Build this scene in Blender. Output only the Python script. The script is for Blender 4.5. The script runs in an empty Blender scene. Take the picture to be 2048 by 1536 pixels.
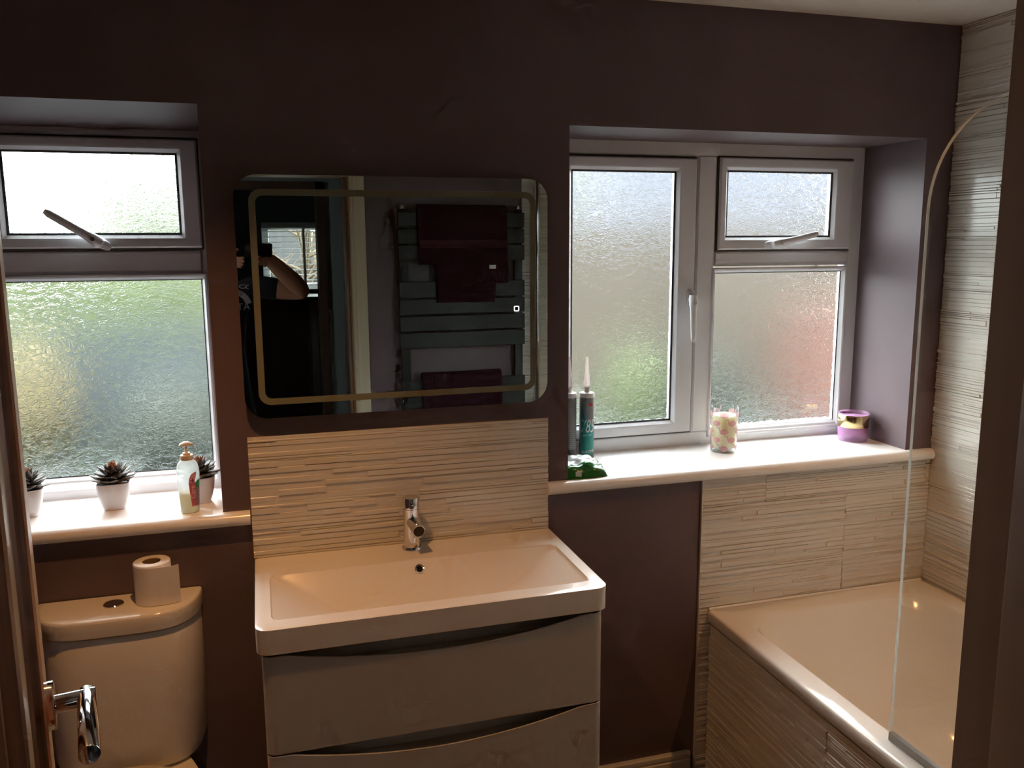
import bpy, bmesh, math, random
from mathutils import Vector, Matrix
random.seed(7)
PI = math.pi
sc = bpy.context.scene
COL = sc.collection

# ------------------------------------------------------------------ camera
CAM = Vector((0.0452, -2.2227, 1.68))
YAW, PITCH, ROLL, FPX = 0.2887, -0.163, -0.0062, 1700.5
FWD = Vector((math.sin(YAW)*math.cos(PITCH), math.cos(YAW)*math.cos(PITCH), math.sin(PITCH)))
R0 = Vector((math.cos(YAW), -math.sin(YAW), 0)); U0 = R0.cross(FWD)
RGT = math.cos(ROLL)*R0 + math.sin(ROLL)*U0
UPV = -math.sin(ROLL)*R0 + math.cos(ROLL)*U0
cd = bpy.data.cameras.new('camera'); cam = bpy.data.objects.new('camera', cd); COL.objects.link(cam)
cam.matrix_world = Matrix(((RGT.x, UPV.x, -FWD.x, CAM.x), (RGT.y, UPV.y, -FWD.y, CAM.y), (RGT.z, UPV.z, -FWD.z, CAM.z), (0, 0, 0, 1)))
cd.sensor_fit = 'HORIZONTAL'; cd.sensor_width = 36.0; cd.lens = 36.0*FPX/2048.0
cd.clip_start = 0.005; cd.clip_end = 200
sc.camera = cam

# ------------------------------------------------------------------ render look
vs = sc.view_settings
vs.view_transform = 'Standard'; vs.look = 'None'; vs.gamma = 1.0; vs.use_curve_mapping = False
vs.exposure = 0.0
cy = sc.cycles
cy.use_denoising = True
try: cy.denoiser = 'OPENIMAGEDENOISE'
except Exception: pass
cy.max_bounces = 8; cy.diffuse_bounces = 4; cy.glossy_bounces = 4; cy.transmission_bounces = 6; cy.transparent_max_bounces = 12
cy.use_adaptive_sampling = True; cy.adaptive_threshold = 0.04; cy.adaptive_min_samples = 16
cy.sample_clamp_indirect = 40.0
cy.caustics_refractive = True; cy.caustics_reflective = False
cy.blur_glossy = 0.3

# ------------------------------------------------------------------ sky: plain overcast dome, brighter towards the zenith
SKY = 8.0
w = bpy.data.worlds.new('world'); sc.world = w; w.use_nodes = True
nt = w.node_tree; nt.nodes.clear()
tc = nt.nodes.new('ShaderNodeTexCoord'); sp = nt.nodes.new('ShaderNodeSeparateXYZ')
mr = nt.nodes.new('ShaderNodeMapRange'); mr.inputs[1].default_value = 0.0; mr.inputs[2].default_value = 1.0
mr.inputs[3].default_value = SKY; mr.inputs[4].default_value = SKY*3.0
w.cycles.sampling_method = 'NONE'   # indoors the sky is only ever reached through the panes
bg = nt.nodes.new('ShaderNodeBackground'); bg.inputs[0].default_value = (0.95, 0.98, 1.0, 1)
wo = nt.nodes.new('ShaderNodeOutputWorld')
nt.links.new(tc.outputs['Generated'], sp.inputs[0]); nt.links.new(sp.outputs[2], mr.inputs[0])
nt.links.new(mr.outputs[0], bg.inputs[1]); nt.links.new(bg.outputs[0], wo.inputs[0])

WARM = (1.0, 0.47, 0.17)
LAMP_W = 41.0

# ------------------------------------------------------------------ materials
def lin(r, g, b):
    f = lambda c: (c/255/12.92) if c/255 <= .04045 else ((c/255+.055)/1.055)**2.4
    return (f(r), f(g), f(b), 1)
def mat(name, rgb, rough=.5, metal=0, spec=.5, bump=0, bscale=200, bdist=.001, vary=0, vscale=6, **kw):
    m = bpy.data.materials.new(name); m.use_nodes = True
    n = m.node_tree; p = n.nodes['Principled BSDF']
    p.inputs['Base Color'].default_value = lin(*rgb); p.inputs['Roughness'].default_value = rough
    p.inputs['Metallic'].default_value = metal; p.inputs['Specular IOR Level'].default_value = spec
    for k, v in kw.items(): p.inputs[k.replace('_', ' ')].default_value = v
    if 'Subsurface_Weight' in kw: p.inputs['Subsurface Radius'].default_value = (1, .9, .8)
    if bump or vary:
        t = n.nodes.new('ShaderNodeTexCoord')
    if bump:
        ns = n.nodes.new('ShaderNodeTexNoise'); ns.inputs['Scale'].default_value = bscale; ns.inputs['Detail'].default_value = 3
        b = n.nodes.new('ShaderNodeBump'); b.inputs['Strength'].default_value = bump; b.inputs['Distance'].default_value = bdist
        n.links.new(t.outputs['Object'], ns.inputs['Vector']); n.links.new(ns.outputs[0], b.inputs['Height']); n.links.new(b.outputs[0], p.inputs['Normal'])
    if vary:
        n2 = n.nodes.new('ShaderNodeTexNoise'); n2.inputs['Scale'].default_value = vscale; n2.inputs['Detail'].default_value = 4
        cr = n.nodes.new('ShaderNodeValToRGB'); c0 = lin(*[max(0, c*(1-vary)) for c in rgb]); c1 = lin(*[min(255, c*(1+vary)) for c in rgb])
        cr.color_ramp.elements[0].color = c0; cr.color_ramp.elements[0].position = .3
        cr.color_ramp.elements[1].color = c1; cr.color_ramp.elements[1].position = .7
        n.links.new(t.outputs['Object'], n2.inputs['Vector']); n.links.new(n2.outputs[0], cr.inputs[0]); n.links.new(cr.outputs[0], p.inputs['Base Color'])
    return m
def schlick(n, f0=.04):
    lw = n.nodes.new('ShaderNodeLayerWeight'); lw.inputs[0].default_value = .5
    pw = n.nodes.new('ShaderNodeMath'); pw.operation = 'POWER'; pw.inputs[1].default_value = 5
    ma = n.nodes.new('ShaderNodeMath'); ma.operation = 'MULTIPLY_ADD'; ma.inputs[1].default_value = 1-f0; ma.inputs[2].default_value = f0
    n.links.new(lw.outputs['Facing'], pw.inputs[0]); n.links.new(pw.outputs[0], ma.inputs[0]); return ma
def thin_glass(name, tint=(1, 1, 1), rough=0.0, ior=1.45, body=0.0, bodycol=(200, 200, 200)):
    m = bpy.data.materials.new(name); m.use_nodes = True; n = m.node_tree; n.nodes.clear()
    tr = n.nodes.new('ShaderNodeBsdfTransparent'); tr.inputs[0].default_value = (*tint, 1)
    gl = n.nodes.new('ShaderNodeBsdfGlossy'); gl.inputs['Roughness'].default_value = rough
    fr = schlick(n)
    mx = n.nodes.new('ShaderNodeMixShader'); o = n.nodes.new('ShaderNodeOutputMaterial')
    n.links.new(fr.outputs[0], mx.inputs[0]); n.links.new(tr.outputs[0], mx.inputs[1]); n.links.new(gl.outputs[0], mx.inputs[2])
    last = mx
    if body:
        tl = n.nodes.new('ShaderNodeBsdfTranslucent'); tl.inputs[0].default_value = lin(*bodycol)
        df = n.nodes.new('ShaderNodeBsdfDiffuse'); df.inputs[0].default_value = lin(*bodycol)
        a = n.nodes.new('ShaderNodeMixShader'); a.inputs[0].default_value = .5
        n.links.new(tl.outputs[0], a.inputs[1]); n.links.new(df.outputs[0], a.inputs[2])
        m2 = n.nodes.new('ShaderNodeMixShader'); m2.inputs[0].default_value = body
        n.links.new(mx.outputs[0], m2.inputs[1]); n.links.new(a.outputs[0], m2.inputs[2]); last = m2
    n.links.new(last.outputs[0], o.inputs[0])
    return m
def obscure_glass():
    m = bpy.data.materials.new('obscure_glass'); m.use_nodes = True; n = m.node_tree; n.nodes.clear()
    t = n.nodes.new('ShaderNodeTexCoord'); mp = n.nodes.new('ShaderNodeMapping'); mp.inputs['Scale'].default_value = (1.0, 1.0, 1.7)
    mp.inputs['Rotation'].default_value = (0, 0.35, 0)
    n.links.new(t.outputs['Object'], mp.inputs[0])
    n1 = n.nodes.new('ShaderNodeTexNoise'); n1.inputs['Scale'].default_value = 42; n1.inputs['Detail'].default_value = 2.5; n1.inputs['Distortion'].default_value = 1.2
    n.links.new(mp.outputs[0], n1.inputs['Vector'])
    # thread-like ridges: distance of the noise from its middle value
    s1 = n.nodes.new('ShaderNodeMath'); s1.operation = 'SUBTRACT'; s1.inputs[1].default_value = .5
    a1 = n.nodes.new('ShaderNodeMath'); a1.operation = 'ABSOLUTE'
    mr = n.nodes.new('ShaderNodeMapRange'); mr.inputs[1].default_value = 0; mr.inputs[2].default_value = .10; mr.inputs[3].default_value = 1; mr.inputs[4].default_value = 0
    n.links.new(n1.outputs[0], s1.inputs[0]); n.links.new(s1.outputs[0], a1.inputs[0]); n.links.new(a1.outputs[0], mr.inputs[0])
    b = n.nodes.new('ShaderNodeBump'); b.inputs['Strength'].default_value = .24; b.inputs['Distance'].default_value = .0018
    n.links.new(mr.outputs[0], b.inputs['Height'])
    rf = n.nodes.new('ShaderNodeBsdfRefraction'); rf.inputs['Roughness'].default_value = .2; rf.inputs['IOR'].default_value = 1.28
    rf.inputs[0].default_value = (.96, .98, .98, 1)
    gl = n.nodes.new('ShaderNodeBsdfGlossy'); gl.inputs['Roughness'].default_value = .12
    n.links.new(b.outputs[0], rf.inputs['Normal'])
    fr = schlick(n, .03)
    mx = n.nodes.new('ShaderNodeMixShader'); o = n.nodes.new('ShaderNodeOutputMaterial')
    n.links.new(fr.outputs[0], mx.inputs[0]); n.links.new(rf.outputs[0], mx.inputs[1]); n.links.new(gl.outputs[0], mx.inputs[2])
    n.links.new(mx.outputs[0], o.inputs[0])
    return m
def wood(name, c1, c2, scale=60, rough=.35):
    m = mat(name, c1, rough); n = m.node_tree; p = n.nodes['Principled BSDF']
    t = n.nodes.new('ShaderNodeTexCoord'); mp = n.nodes.new('ShaderNodeMapping'); mp.inputs['Scale'].default_value = (1, 1, .03)
    ns = n.nodes.new('ShaderNodeTexNoise'); ns.inputs['Scale'].default_value = scale; ns.inputs['Detail'].default_value = 4
    cr = n.nodes.new('ShaderNodeValToRGB'); cr.color_ramp.elements[0].color = lin(*c1); cr.color_ramp.elements[1].color = lin(*c2)
    cr.color_ramp.elements[0].position = .38; cr.color_ramp.elements[1].position = .62
    n.links.new(t.outputs['Object'], mp.inputs[0]); n.links.new(mp.outputs[0], ns.inputs['Vector']); n.links.new(ns.outputs[0], cr.inputs[0]); n.links.new(cr.outputs[0], p.inputs['Base Color'])
    return m
def emit(name, rgb, s):
    m = bpy.data.materials.new(name); m.use_nodes = True; n = m.node_tree; n.nodes.clear()
    e = n.nodes.new('ShaderNodeEmission'); e.inputs[0].default_value = lin(*rgb); e.inputs[1].default_value = s
    o = n.nodes.new('ShaderNodeOutputMaterial'); n.links.new(e.outputs[0], o.inputs[0]); return m

PAINT = mat('mauve_wall_paint', (109, 93, 97), .45, bump=.06, bscale=90, vary=.03)
CEILM = mat('ceiling_paint', (226, 220, 210), .7, bump=.1, bscale=160)
UPVC = mat('white_upvc', (226, 226, 228), .28)
GASK = mat('dark_gasket', (52, 58, 62), .6)
SEALM = mat('grey_seal', (84, 84, 84), .7)
SILLM = mat('white_sill_upvc', (248, 247, 244), .2)
GLAZE = mat('white_glazed_tile', (222, 218, 209), .14)
GROUT = mat('pale_grout', (222, 217, 207), .7)
CERAM = mat('white_ceramic', (238, 234, 226), .12)
RESIN = mat('white_resin', (238, 233, 226), .18)
ACRYL = mat('white_acrylic', (240, 236, 228), .14)
GLOSSW = mat('white_gloss_lacquer', (200, 195, 186), .25)
GREYIN = mat('grey_recess', (196, 192, 186), .5)
CHROME = mat('chrome', (225, 225, 228), .06, 1.0)
SATIN = mat('satin_steel', (190, 188, 184), .28, 1.0)
MIRR = mat('mirror_silver', (205, 212, 208), .0, 1.0)
BAND = mat('sandblasted_band', (120, 122, 100), .6)
OBSC = obscure_glass()
CLEAR = thin_glass('clear_glass', (.97, .98, .972))
SKIRT = mat('white_satin_wood', (228, 220, 205), .3)
OAK = wood('varnished_wood', (104, 52, 22), (160, 92, 44), 70)
OAKL = wood('pale_wood_edge', (176, 142, 104), (196, 162, 122), 50)
CREAMW = wood('cream_painted_wood', (206, 194, 168), (216, 205, 182), 40)
JAMBW = wood('brown_jamb', (158, 122, 98), (170, 134, 108), 30)  # browner than the cream head and architrave
FLOORM = mat('grey_floor_tile', (110, 104, 98), .35, vary=.08)
POT = mat('white_pot', (226, 220, 222), .3)
LEAFM = mat('succulent_leaf', (92, 88, 84), .55, vary=.18, vscale=60)
LEAFC = mat('succulent_heart', (150, 98, 58), .5, vary=.1, vscale=80)
SOILM = mat('soil', (52, 42, 36), .9)
PAPER = mat('toilet_paper', (236, 230, 222), .85, bump=.3, bscale=260)
CARD = mat('cardboard', (150, 122, 92), .8)
ANTH = mat('anthracite_enamel', (36, 40, 38), .5)
TOWEL = mat('plum_terry', (54, 15, 34), .95, bump=.9, bscale=420, bdist=.004)
TOWELB = mat('plum_band', (66, 20, 40), .8)
SKIN = mat('skin', (176, 122, 96), .55)
SHIRT = mat('black_tshirt', (26, 26, 34), .85)
JEANS = mat('dark_trousers', (34, 36, 44), .85)
HAIR = mat('dark_hair', (44, 34, 28), .7)
BLACK = mat('black_gloss', (14, 14, 16), .2)
WHITEP = mat('white_print', (220, 220, 220), .6)
TEAL = mat('teal_hall_paint', (70, 92, 92), .6)
GREYP = mat('grey_hall_paint', (104, 110, 108), .6)
DARKW = wood('dark_wood', (52, 36, 26), (66, 46, 34), 40)

# ------------------------------------------------------------------ mesh helpers
def B(): return bmesh.new()
def box(bm, x0, x1, y0, y1, z0, z1):
    v = [bm.verts.new((x, y, z)) for x in (x0, x1) for y in (y0, y1) for z in (z0, z1)]
    for a, b, c, d in ((0, 1, 3, 2), (4, 6, 7, 5), (0, 4, 5, 1), (2, 3, 7, 6), (0, 2, 6, 4), (1, 5, 7, 3)): bm.faces.new((v[a], v[b], v[c], v[d]))
    return v
def bev(bm, wd, seg=2, ang=30):
    bmesh.ops.recalc_face_normals(bm, faces=bm.faces)
    es = [e for e in bm.edges if len(e.link_faces) == 2 and e.calc_face_angle(0) > math.radians(ang)]
    bmesh.ops.bevel(bm, geom=es, offset=wd, segments=seg, profile=.5, affect='EDGES', clamp_overlap=True)
    return bm
def rbox(x0, x1, y0, y1, z0, z1, r=.003, seg=2):
    bm = B(); box(bm, x0, x1, y0, y1, z0, z1); return bev(bm, r, seg)
def loft(bm, loops, closed=True, cap0=True, cap1=True):
    rows = [[bm.verts.new(p) for p in lp] for lp in loops]
    n = len(rows[0])
    for a, b in zip(rows, rows[1:]):
        for i in range(n if closed else n-1):
            j = (i+1) % n
            try: bm.faces.new((a[i], a[j], b[j], b[i]))
            except ValueError: pass
    if closed and cap0: bm.faces.new(rows[0])
    if closed and cap1: bm.faces.new(rows[-1][::-1])
    return rows
def lathe(bm, prof, seg=32, c=(0, 0), cap0=True, cap1=True):
    loft(bm, [[(c[0]+r*math.cos(2*PI*i/seg), c[1]+r*math.sin(2*PI*i/seg), z) for i in range(seg)] for r, z in prof], True, cap0, cap1)
def frame_axes(d, up=Vector((0, 0, 1))):
    d = d.normalized()
    if abs(d.dot(up)) > .97: up = Vector((1, 0, 0))
    a = d.cross(up).normalized(); return a, a.cross(d).normalized()
def tube(bm, pts, rad, seg=12):
    pts = [Vector(p) for p in pts]; rad = rad if isinstance(rad, (list, tuple)) else [rad]*len(pts); loops = []
    a = None
    for i, p in enumerate(pts):
        d = (pts[min(i+1, len(pts)-1)] - pts[max(i-1, 0)])
        if a is None: a, b = frame_axes(d)
        else:
            d = d.normalized(); a = (a - d*a.dot(d)).normalized(); b = a.cross(d).normalized()
        loops.append([p + rad[i]*(math.cos(2*PI*k/seg)*a + math.sin(2*PI*k/seg)*b) for k in range(seg)])
    loft(bm, loops)
def ringframe(bm, r, prof):
    """closed profile [(inset, y)] swept with mitred corners round the rectangle r=(x0,x1,z0,z1)"""
    x0, x1, z0, z1 = r
    loops = [[(x0+d, y, z0+d), (x1-d, y, z0+d), (x1-d, y, z1-d), (x0+d, y, z1-d)] for d, y in prof]
    rows = [[bm.verts.new(p) for p in lp] for lp in loops]
    for k in range(len(rows)):
        a, b = rows[k], rows[(k+1) % len(rows)]
        for i in range(4):
            j = (i+1) % 4; bm.faces.new((a[i], a[j], b[j], b[i]))
def prism(bm, poly, fn, d0, d1):
    loft(bm, [[fn(u, v, d) for u, v in poly] for d in (d0, d1)])
def rrect(x0, x1, y0, y1, r, seg=6):
    """rounded rectangle outline; r is one radius or four (x1y1, x0y1, x0y0, x1y0)"""
    rs = r if isinstance(r, (tuple, list)) else (r,)*4; out = []
    for (cx, cyy, a0), q in zip(((x1, y1, 0), (x0, y1, PI/2), (x0, y0, PI), (x1, y0, 1.5*PI)), rs):
        sx = -1 if cx == x1 else 1; sy = -1 if cyy == y1 else 1
        for k in range(seg+1):
            a = a0 + PI/2*k/seg; out.append((cx+sx*q+q*math.cos(a), cyy+sy*q+q*math.sin(a)))
    return out
def M(name, bm, m, parent=None, smooth=True, ang=35, recalc=True, loc=None, rot=None):
    me = bpy.data.meshes.new(name)
    if recalc: bmesh.ops.recalc_face_normals(bm, faces=bm.faces)
    if smooth:
        t = math.radians(ang)
        for f in bm.faces: f.smooth = True
        for e in bm.edges: e.smooth = len(e.link_faces) == 2 and e.calc_face_angle(0) < t
    bm.to_mesh(me); bm.free(); me.materials.append(m)
    return O(name, me, parent, loc, rot)
def O(name, me, parent=None, loc=None, rot=None):
    o = bpy.data.objects.new(name, me); COL.objects.link(o)
    if parent: o.parent = parent
    if loc is not None: o.location = loc
    if rot is not None: o.rotation_euler = rot
    return o
def tag(o, label=None, cat=None, group=None, kind=None):
    if label: o['label'] = label
    if cat: o['category'] = cat
    if group: o['group'] = group
    if kind: o['kind'] = kind
    return o
def E_(name, loc=(0, 0, 0), rz=0, **kw):
    o = bpy.data.objects.new(name, None); COL.objects.link(o); o.location = loc; o.rotation_euler = (0, 0, rz); o.empty_display_size = .05
    return tag(o, **kw)
def text_bm(body, size, extrude=.0002):
    cu = bpy.data.curves.new('lettering', 'FONT'); cu.body = body; cu.size = size; cu.extrude = extrude; cu.resolution_u = 3; cu.align_x = 'CENTER'; cu.align_y = 'CENTER'
    o = bpy.data.objects.new('lettering', cu); COL.objects.link(o)
    bpy.context.view_layer.update()
    me = o.evaluated_get(bpy.context.evaluated_depsgraph_get()).to_mesh()
    bm = B(); bm.from_mesh(me); o.to_mesh_clear(); bpy.data.objects.remove(o); bpy.data.curves.remove(cu)
    return bm
def xform(bm, fn):
    for v in bm.verts: v.co = Vector(fn(v.co.x, v.co.y, v.co.z))
    return bm

# ================================================================== THE ROOM
W1 = dict(x0=-.63, x1=-.0695, z0=1.0064, z1=2.013, y=.25)
W2 = dict(x0=.8711, x1=2.0407, z0=1.0105, z1=1.994, y=.28)
XL, XR, YF, ZC = -.95, 2.146, -1.80, 2.327
DX0, DX1, DZ = -.134, .484, 1.985
bm = B()
YO = .36
box(bm, XL-.1, W1['x0'], 0, YO, 0, ZC+.05); box(bm, W1['x1'], W2['x0'], 0, YO, 0, ZC+.05); box(bm, W2['x1'], XR+.1, 0, YO, 0, ZC+.05)
box(bm, W1['x0'], W1['x1'], 0, YO, 0, W1['z0']-.02); box(bm, W2['x0'], W2['x1'], 0, YO, 0, W2['z0']-.02)
box(bm, W2['x0'], W2['x1'], 0, YO, W2['z1'], ZC+.05)
prism(bm, [(0, 2.013), (.25, 1.981), (YO, 1.981), (YO, ZC+.05), (0, ZC+.05)], lambda u, v, d: (d, u, v), W1['x0'], W1['x1'])
WB = tag(M('wall_back', bm, PAINT, smooth=False), 'mauve painted wall with two frosted windows', None, None, 'structure')
bm = B(); box(bm, XR, XR+.1, YF-.1, 0, 0, ZC+.05); WR = tag(M('wall_right', bm, GROUT, smooth=False), 'wall covered in ridged white tiles beside the bath', None, None, 'structure')
bm = B(); box(bm, XL-.1, XL, YF-.1, 0, 0, ZC+.05); tag(M('wall_left', bm, PAINT, smooth=False), kind='structure')
YB = YF-.125
bm = B(); box(bm, XL-.1, DX0-.02, YB, YF, 0, ZC+.05); box(bm, DX1+.02, XR+.1, YB, YF, 0, ZC+.05); box(bm, DX0-.02, DX1+.02, YB, YF, DZ+.02, ZC+.05)
WF = tag(M('wall_front', bm, PAINT, smooth=False), 'mauve wall with the doorway, seen in the mirror', None, None, 'structure')
bm = B(); box(bm, XL-.1, XR+.1, YB, YO, ZC, ZC+.06); tag(M('ceiling', bm, CEILM, smooth=False), kind='structure')
bm = B(); box(bm, -1.6, XR+.4, -5.6, .36, -.05, 0); tag(M('floor', bm, FLOORM, smooth=False), kind='structure')

# skirting with a stepped profile and a rounded stop end
pf = [(0, 0), (-.018, 0), (-.018, .058), (-.0175, .064), (-.012, .067), (-.012, .072), (-.016, .075), (-.016, .086), (-.012, .09), (0, .09)]
bm = B(); prism(bm, pf, lambda u, v, d: (d, u, v), .0, 1.276)
prism(bm, [(p[0]*.6, p[1]*.96) for p in pf], lambda u, v, d: (d, u, v), 1.276, 1.286)
tag(M('baseboard_back', bm, SKIRT), kind='structure')

# ---- ridged tiles: every tile one object, its ledges real relief
TILES = {}
def tile_mesh(wd, ht, seed):
    k = (round(wd, 3), round(ht, 3), seed)
    if k in TILES: return TILES[k]
    rnd = random.Random(seed*31+int(wd*1000)); bm = B(); z = 0
    box(bm, 0, wd, -.0045, 0, 0, ht)
    while z < ht-.001:
        h = rnd.choice((.005, .007, .009, .012, .016)); h = min(h, ht-z)
        if ht-z-h < .004: h = ht-z
        x = 0
        while x < wd-.001:
            l = rnd.choice((.07, .12, .18, .26, .38)); l = min(l, wd-x)
            if wd-x-l < .03: l = wd-x
            d = rnd.choice((.0003, .0011, .002, .0032, .0045))
            y1 = -.0045-d
            v = [bm.verts.new(p) for p in ((x, -.0045, z), (x+l, -.0045, z), (x+l, -.0045, z+h), (x, -.0045, z+h), (x, y1, z+.0014), (x+l, y1, z+.0014), (x+l, y1, z+h-.0014), (x, y1, z+h-.0014))]
            for q in ((4, 5, 6, 7), (0, 1, 5, 4), (3, 7, 6, 2), (0, 4, 7, 3), (1, 2, 6, 5)): bm.faces.new([v[i] for i in q])
            x += l
        z += h
    me = bpy.data.meshes.new('tile'); bm.to_mesh(me); bm.free(); me.materials.append(GLAZE); TILES[k] = me
    return me
TH, TW, G = .322, .6, .0006
def tile_row(parent, kind, z0, z1, s0, s1, first, seedbase):
    """kind: function (s, z)->location plus rotation; s runs along the wall from s0 to s1"""
    s = s0; e = first; i = 0
    while s < s1-.01:
        e = min(e, s1)
        loc, rz = kind(s+G, z0+G)
        O('tile', tile_mesh(e-s-2*G, z1-z0-2*G, (seedbase+i) % 4), parent, loc, (0, 0, rz))
        s = e; e = s+TW; i += 1
Zs = [0, .242, .564, .886, 1.208, 1.53, 1.852, 2.174, ZC]
for r in range(1, 8):   # right wall, running away from the corner
    tile_row(WR, lambda s, z: ((XR-.001, -s, z), -PI/2), Zs[r], Zs[r+1], .003, 1.83, .30 if r % 2 else .60, r)
BT = E_('wall_tile_field', (0, 0, 0)); BT.parent = WB
for r, (a, b, f) in enumerate(((0, .242, 1.521), (.242, .564, 1.818), (.564, .886, 1.818), (.886, .974, 1.521))):
    tile_row(BT, lambda s, z: ((s, -.001, z), 0), a, b, 1.303, 2.138, f, r+1)
bm = B(); box(bm, 1.3, 1.303, -.009, 0, 0, .974); M('tile_edge_trim', bm, GLAZE, BT)
FT = E_('wall_tile_field'); FT.parent = WF
for r in range(8):
    tile_row(FT, lambda s, z: ((XR-s, YF+.001, z), PI), Zs[r], Zs[r+1], .008, XR-1.31, .52 if r % 2 else .24, r)

# ---- windows
def pane(parent, x0, x1, z0, z1, y):
    bm = B(); box(bm, x0-.006, x1+.006, y, y+.005, z0-.006, z1+.006); M('pane', bm, OBSC, parent, smooth=False)
    bm = B(); ringframe(bm, (x0-.002, x1+.002, z0-.002, z1+.002), [(-.002, y-.004), (.001, y-.004), (.0048, y-.0015), (.0048, y-.0005), (-.002, y-.0005)]); M('gasket', bm, GASK, parent, smooth=False)
def bead(parent, x0, x1, z0, z1, y, wd=.016):
    bm = B(); ringframe(bm, (x0-wd, x1+wd, z0-wd, z1+wd), [(0, y-.016), (.004, y-.019), (.009, y-.017), (wd-.002, y-.006), (wd, y-.004), (wd, y), (0, y)]); M('glazing_bead', bm, UPVC, parent, ang=25)
def sash(parent, x0, x1, z0, z1, y, fw, gx0, gx1, gz0, gz1):
    """opening light: face profile + gasketed pane; the frame gap around it is a dark seal"""
    t = E_('sash'); t.parent = parent
    bm = B(); r = (x0, x1, z0, z1)
    X = [(x0, x1, z0, z1, y-.008), (x0+.004, x1-.004, z0+.004, z1-.004, y-.012)]
    a = (gx0-.018, gx1+.018, gz0-.018, gz1+.018); b = (gx0-.012, gx1+.012, gz0-.012, gz1+.012); c = (gx0-.003, gx1+.003, gz0-.003, gz1+.003)
    seq = [(*r, y+.030), (*r, y-.008), X[1], (*a, y-.012), (*b, y-.010), (*c, y+.001), (*c, y+.030)]
    rows = [[bm.verts.new(p) for p in ((q[0], q[4], q[2]), (q[1], q[4], q[2]), (q[1], q[4], q[3]), (q[0], q[4], q[3]))] for q in seq]
    for k in range(len(rows)):
        p, q = rows[k], rows[(k+1) % len(rows)]
        for i in range(4): bm.faces.new((p[i], p[(i+1) % 4], q[(i+1) % 4], q[i]))
    M('sash_frame', bm, UPVC, t, ang=25)
    bm = B(); ringframe(bm, (x0-.006, x1+.006, z0-.006, z1+.006), [(0, y+.036), (0, y+.001), (.0045, y-.001), (.0075, y-.001), (.0075, y+.036)]); M('seal', bm, SEALM, t, smooth=False)
    pane(t, gx0, gx1, gz0, gz1, y+.005)
    return t
def outer_frame(parent, w, fw):
    y = w['y']; bm = B()
    ringframe(bm, (w['x0'], w['x1'], w['z0'], w['zf']), [(0, y), (fw-.014, y), (fw-.008, y+.002), (fw-.004, y+.008), (fw, y+.012), (fw, y+.044), (0, y+.044)])
    M('window_frame', bm, UPVC, parent, ang=25)
def bar(parent, name, x0, x1, z0, z1, y, vertical):
    bm = B()
    if vertical: prism(bm, [(x0, y+.044), (x0, y+.008), (x0+.012, y-.0008), (x1-.012, y-.0008), (x1, y+.008), (x1, y+.044)], lambda u, v, d: (u, v, d), z0, z1)
    else: prism(bm, [(z0, y+.044), (z0, y+.008), (z0+.012, y-.0016), (z1-.012, y-.0016), (z1, y+.008), (z1, y+.044)], lambda u, v, d: (d, v, u), x0, x1)
    M(name, bm, UPVC, parent, ang=25)
def win_handle(parent, base, direction, length, lift, name='handle'):
    """espagnolette handle: oval back plate, boss, lever that swings out from the frame"""
    h = E_(name); h.parent = parent; bx, by, bz = base; d = Vector((direction[0], 0, direction[1])).normalized()
    s = Vector((-d.z, 0, d.x))
    bm = B(); pl = []
    for k in range(24):
        a = 2*PI*k/24; q = Vector(base) + d*(.034*math.copysign(abs(math.cos(a))**.6, math.cos(a))) + s*(.013*math.copysign(abs(math.sin(a))**.6, math.sin(a))); pl.append(q)
    loft(bm, [[p for p in pl], [p+Vector((0, -.006, 0)) for p in pl], [Vector(base)+(p-Vector(base))*.85+Vector((0, -.009, 0)) for p in pl]]); M('back_plate', bm, UPVC, h)
    bm = B(); lp = []
    prof = [(-.014, .020, .0125, .012), (-.006, .024, .0145, .014), (.012, .027, .0145, .0125), (.030, .030, .0115, .008), (.055, .034, .0105, .0065), (length-.012, .034+lift, .0095, .005), (length, .032+lift, .006, .003)]
    for t_, o_, wd_, th_ in prof:
        cpt = Vector(base)+d*t_+Vector((0, -o_, 0)); lp.append([cpt + s*(wd_*math.cos(2*PI*k/14)) + Vector((0, th_*math.sin(2*PI*k/14), 0)) for k in range(14)])
    loft(bm, lp); M('lever', bm, UPVC, h, ang=50)
    bm = B(); tube(bm, [Vector(base), Vector(base)+Vector((0, -.022, 0))], .011, 16); M('spindle', bm, UPVC, h)
    bm = B(); q = Vector(base)+d*.010+Vector((0, -.0385, 0)); tube(bm, [q, q+Vector((0, -.003, 0))], .0055, 14); M('lock', bm, SATIN, h)
    return h
def sill(parent, x0, x1, xr0, xr1, z, yb, t=.036):
    """moulded sill board: bullnose front, narrower inside the reveal"""
    bm = B(); pr_ = [(yb, z), (-.012, z), (-.021, z-.004), (-.027, z-.011), (-.029, z-.018), (-.027, z-.026), (-.021, z-.033), (-.012, z-t), (0, z-t), (0, z-.02), (yb, z-.02)]
    prism(bm, pr_, lambda u, v, d: (d, u, v), xr0, xr1)
    horn = [(0, z), (-.012, z), (-.021, z-.004), (-.027, z-.011), (-.029, z-.018), (-.027, z-.026), (-.021, z-.033), (-.012, z-t), (0, z-t)]
    if x0 < xr0: prism(bm, horn, lambda u, v, d: (d, u, v), x0, xr0)
    if x1 > xr1: prism(bm, horn, lambda u, v, d: (d, u, v), xr1, x1)
    return M('window_sill', bm, SILLM, parent, ang=40)

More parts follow.
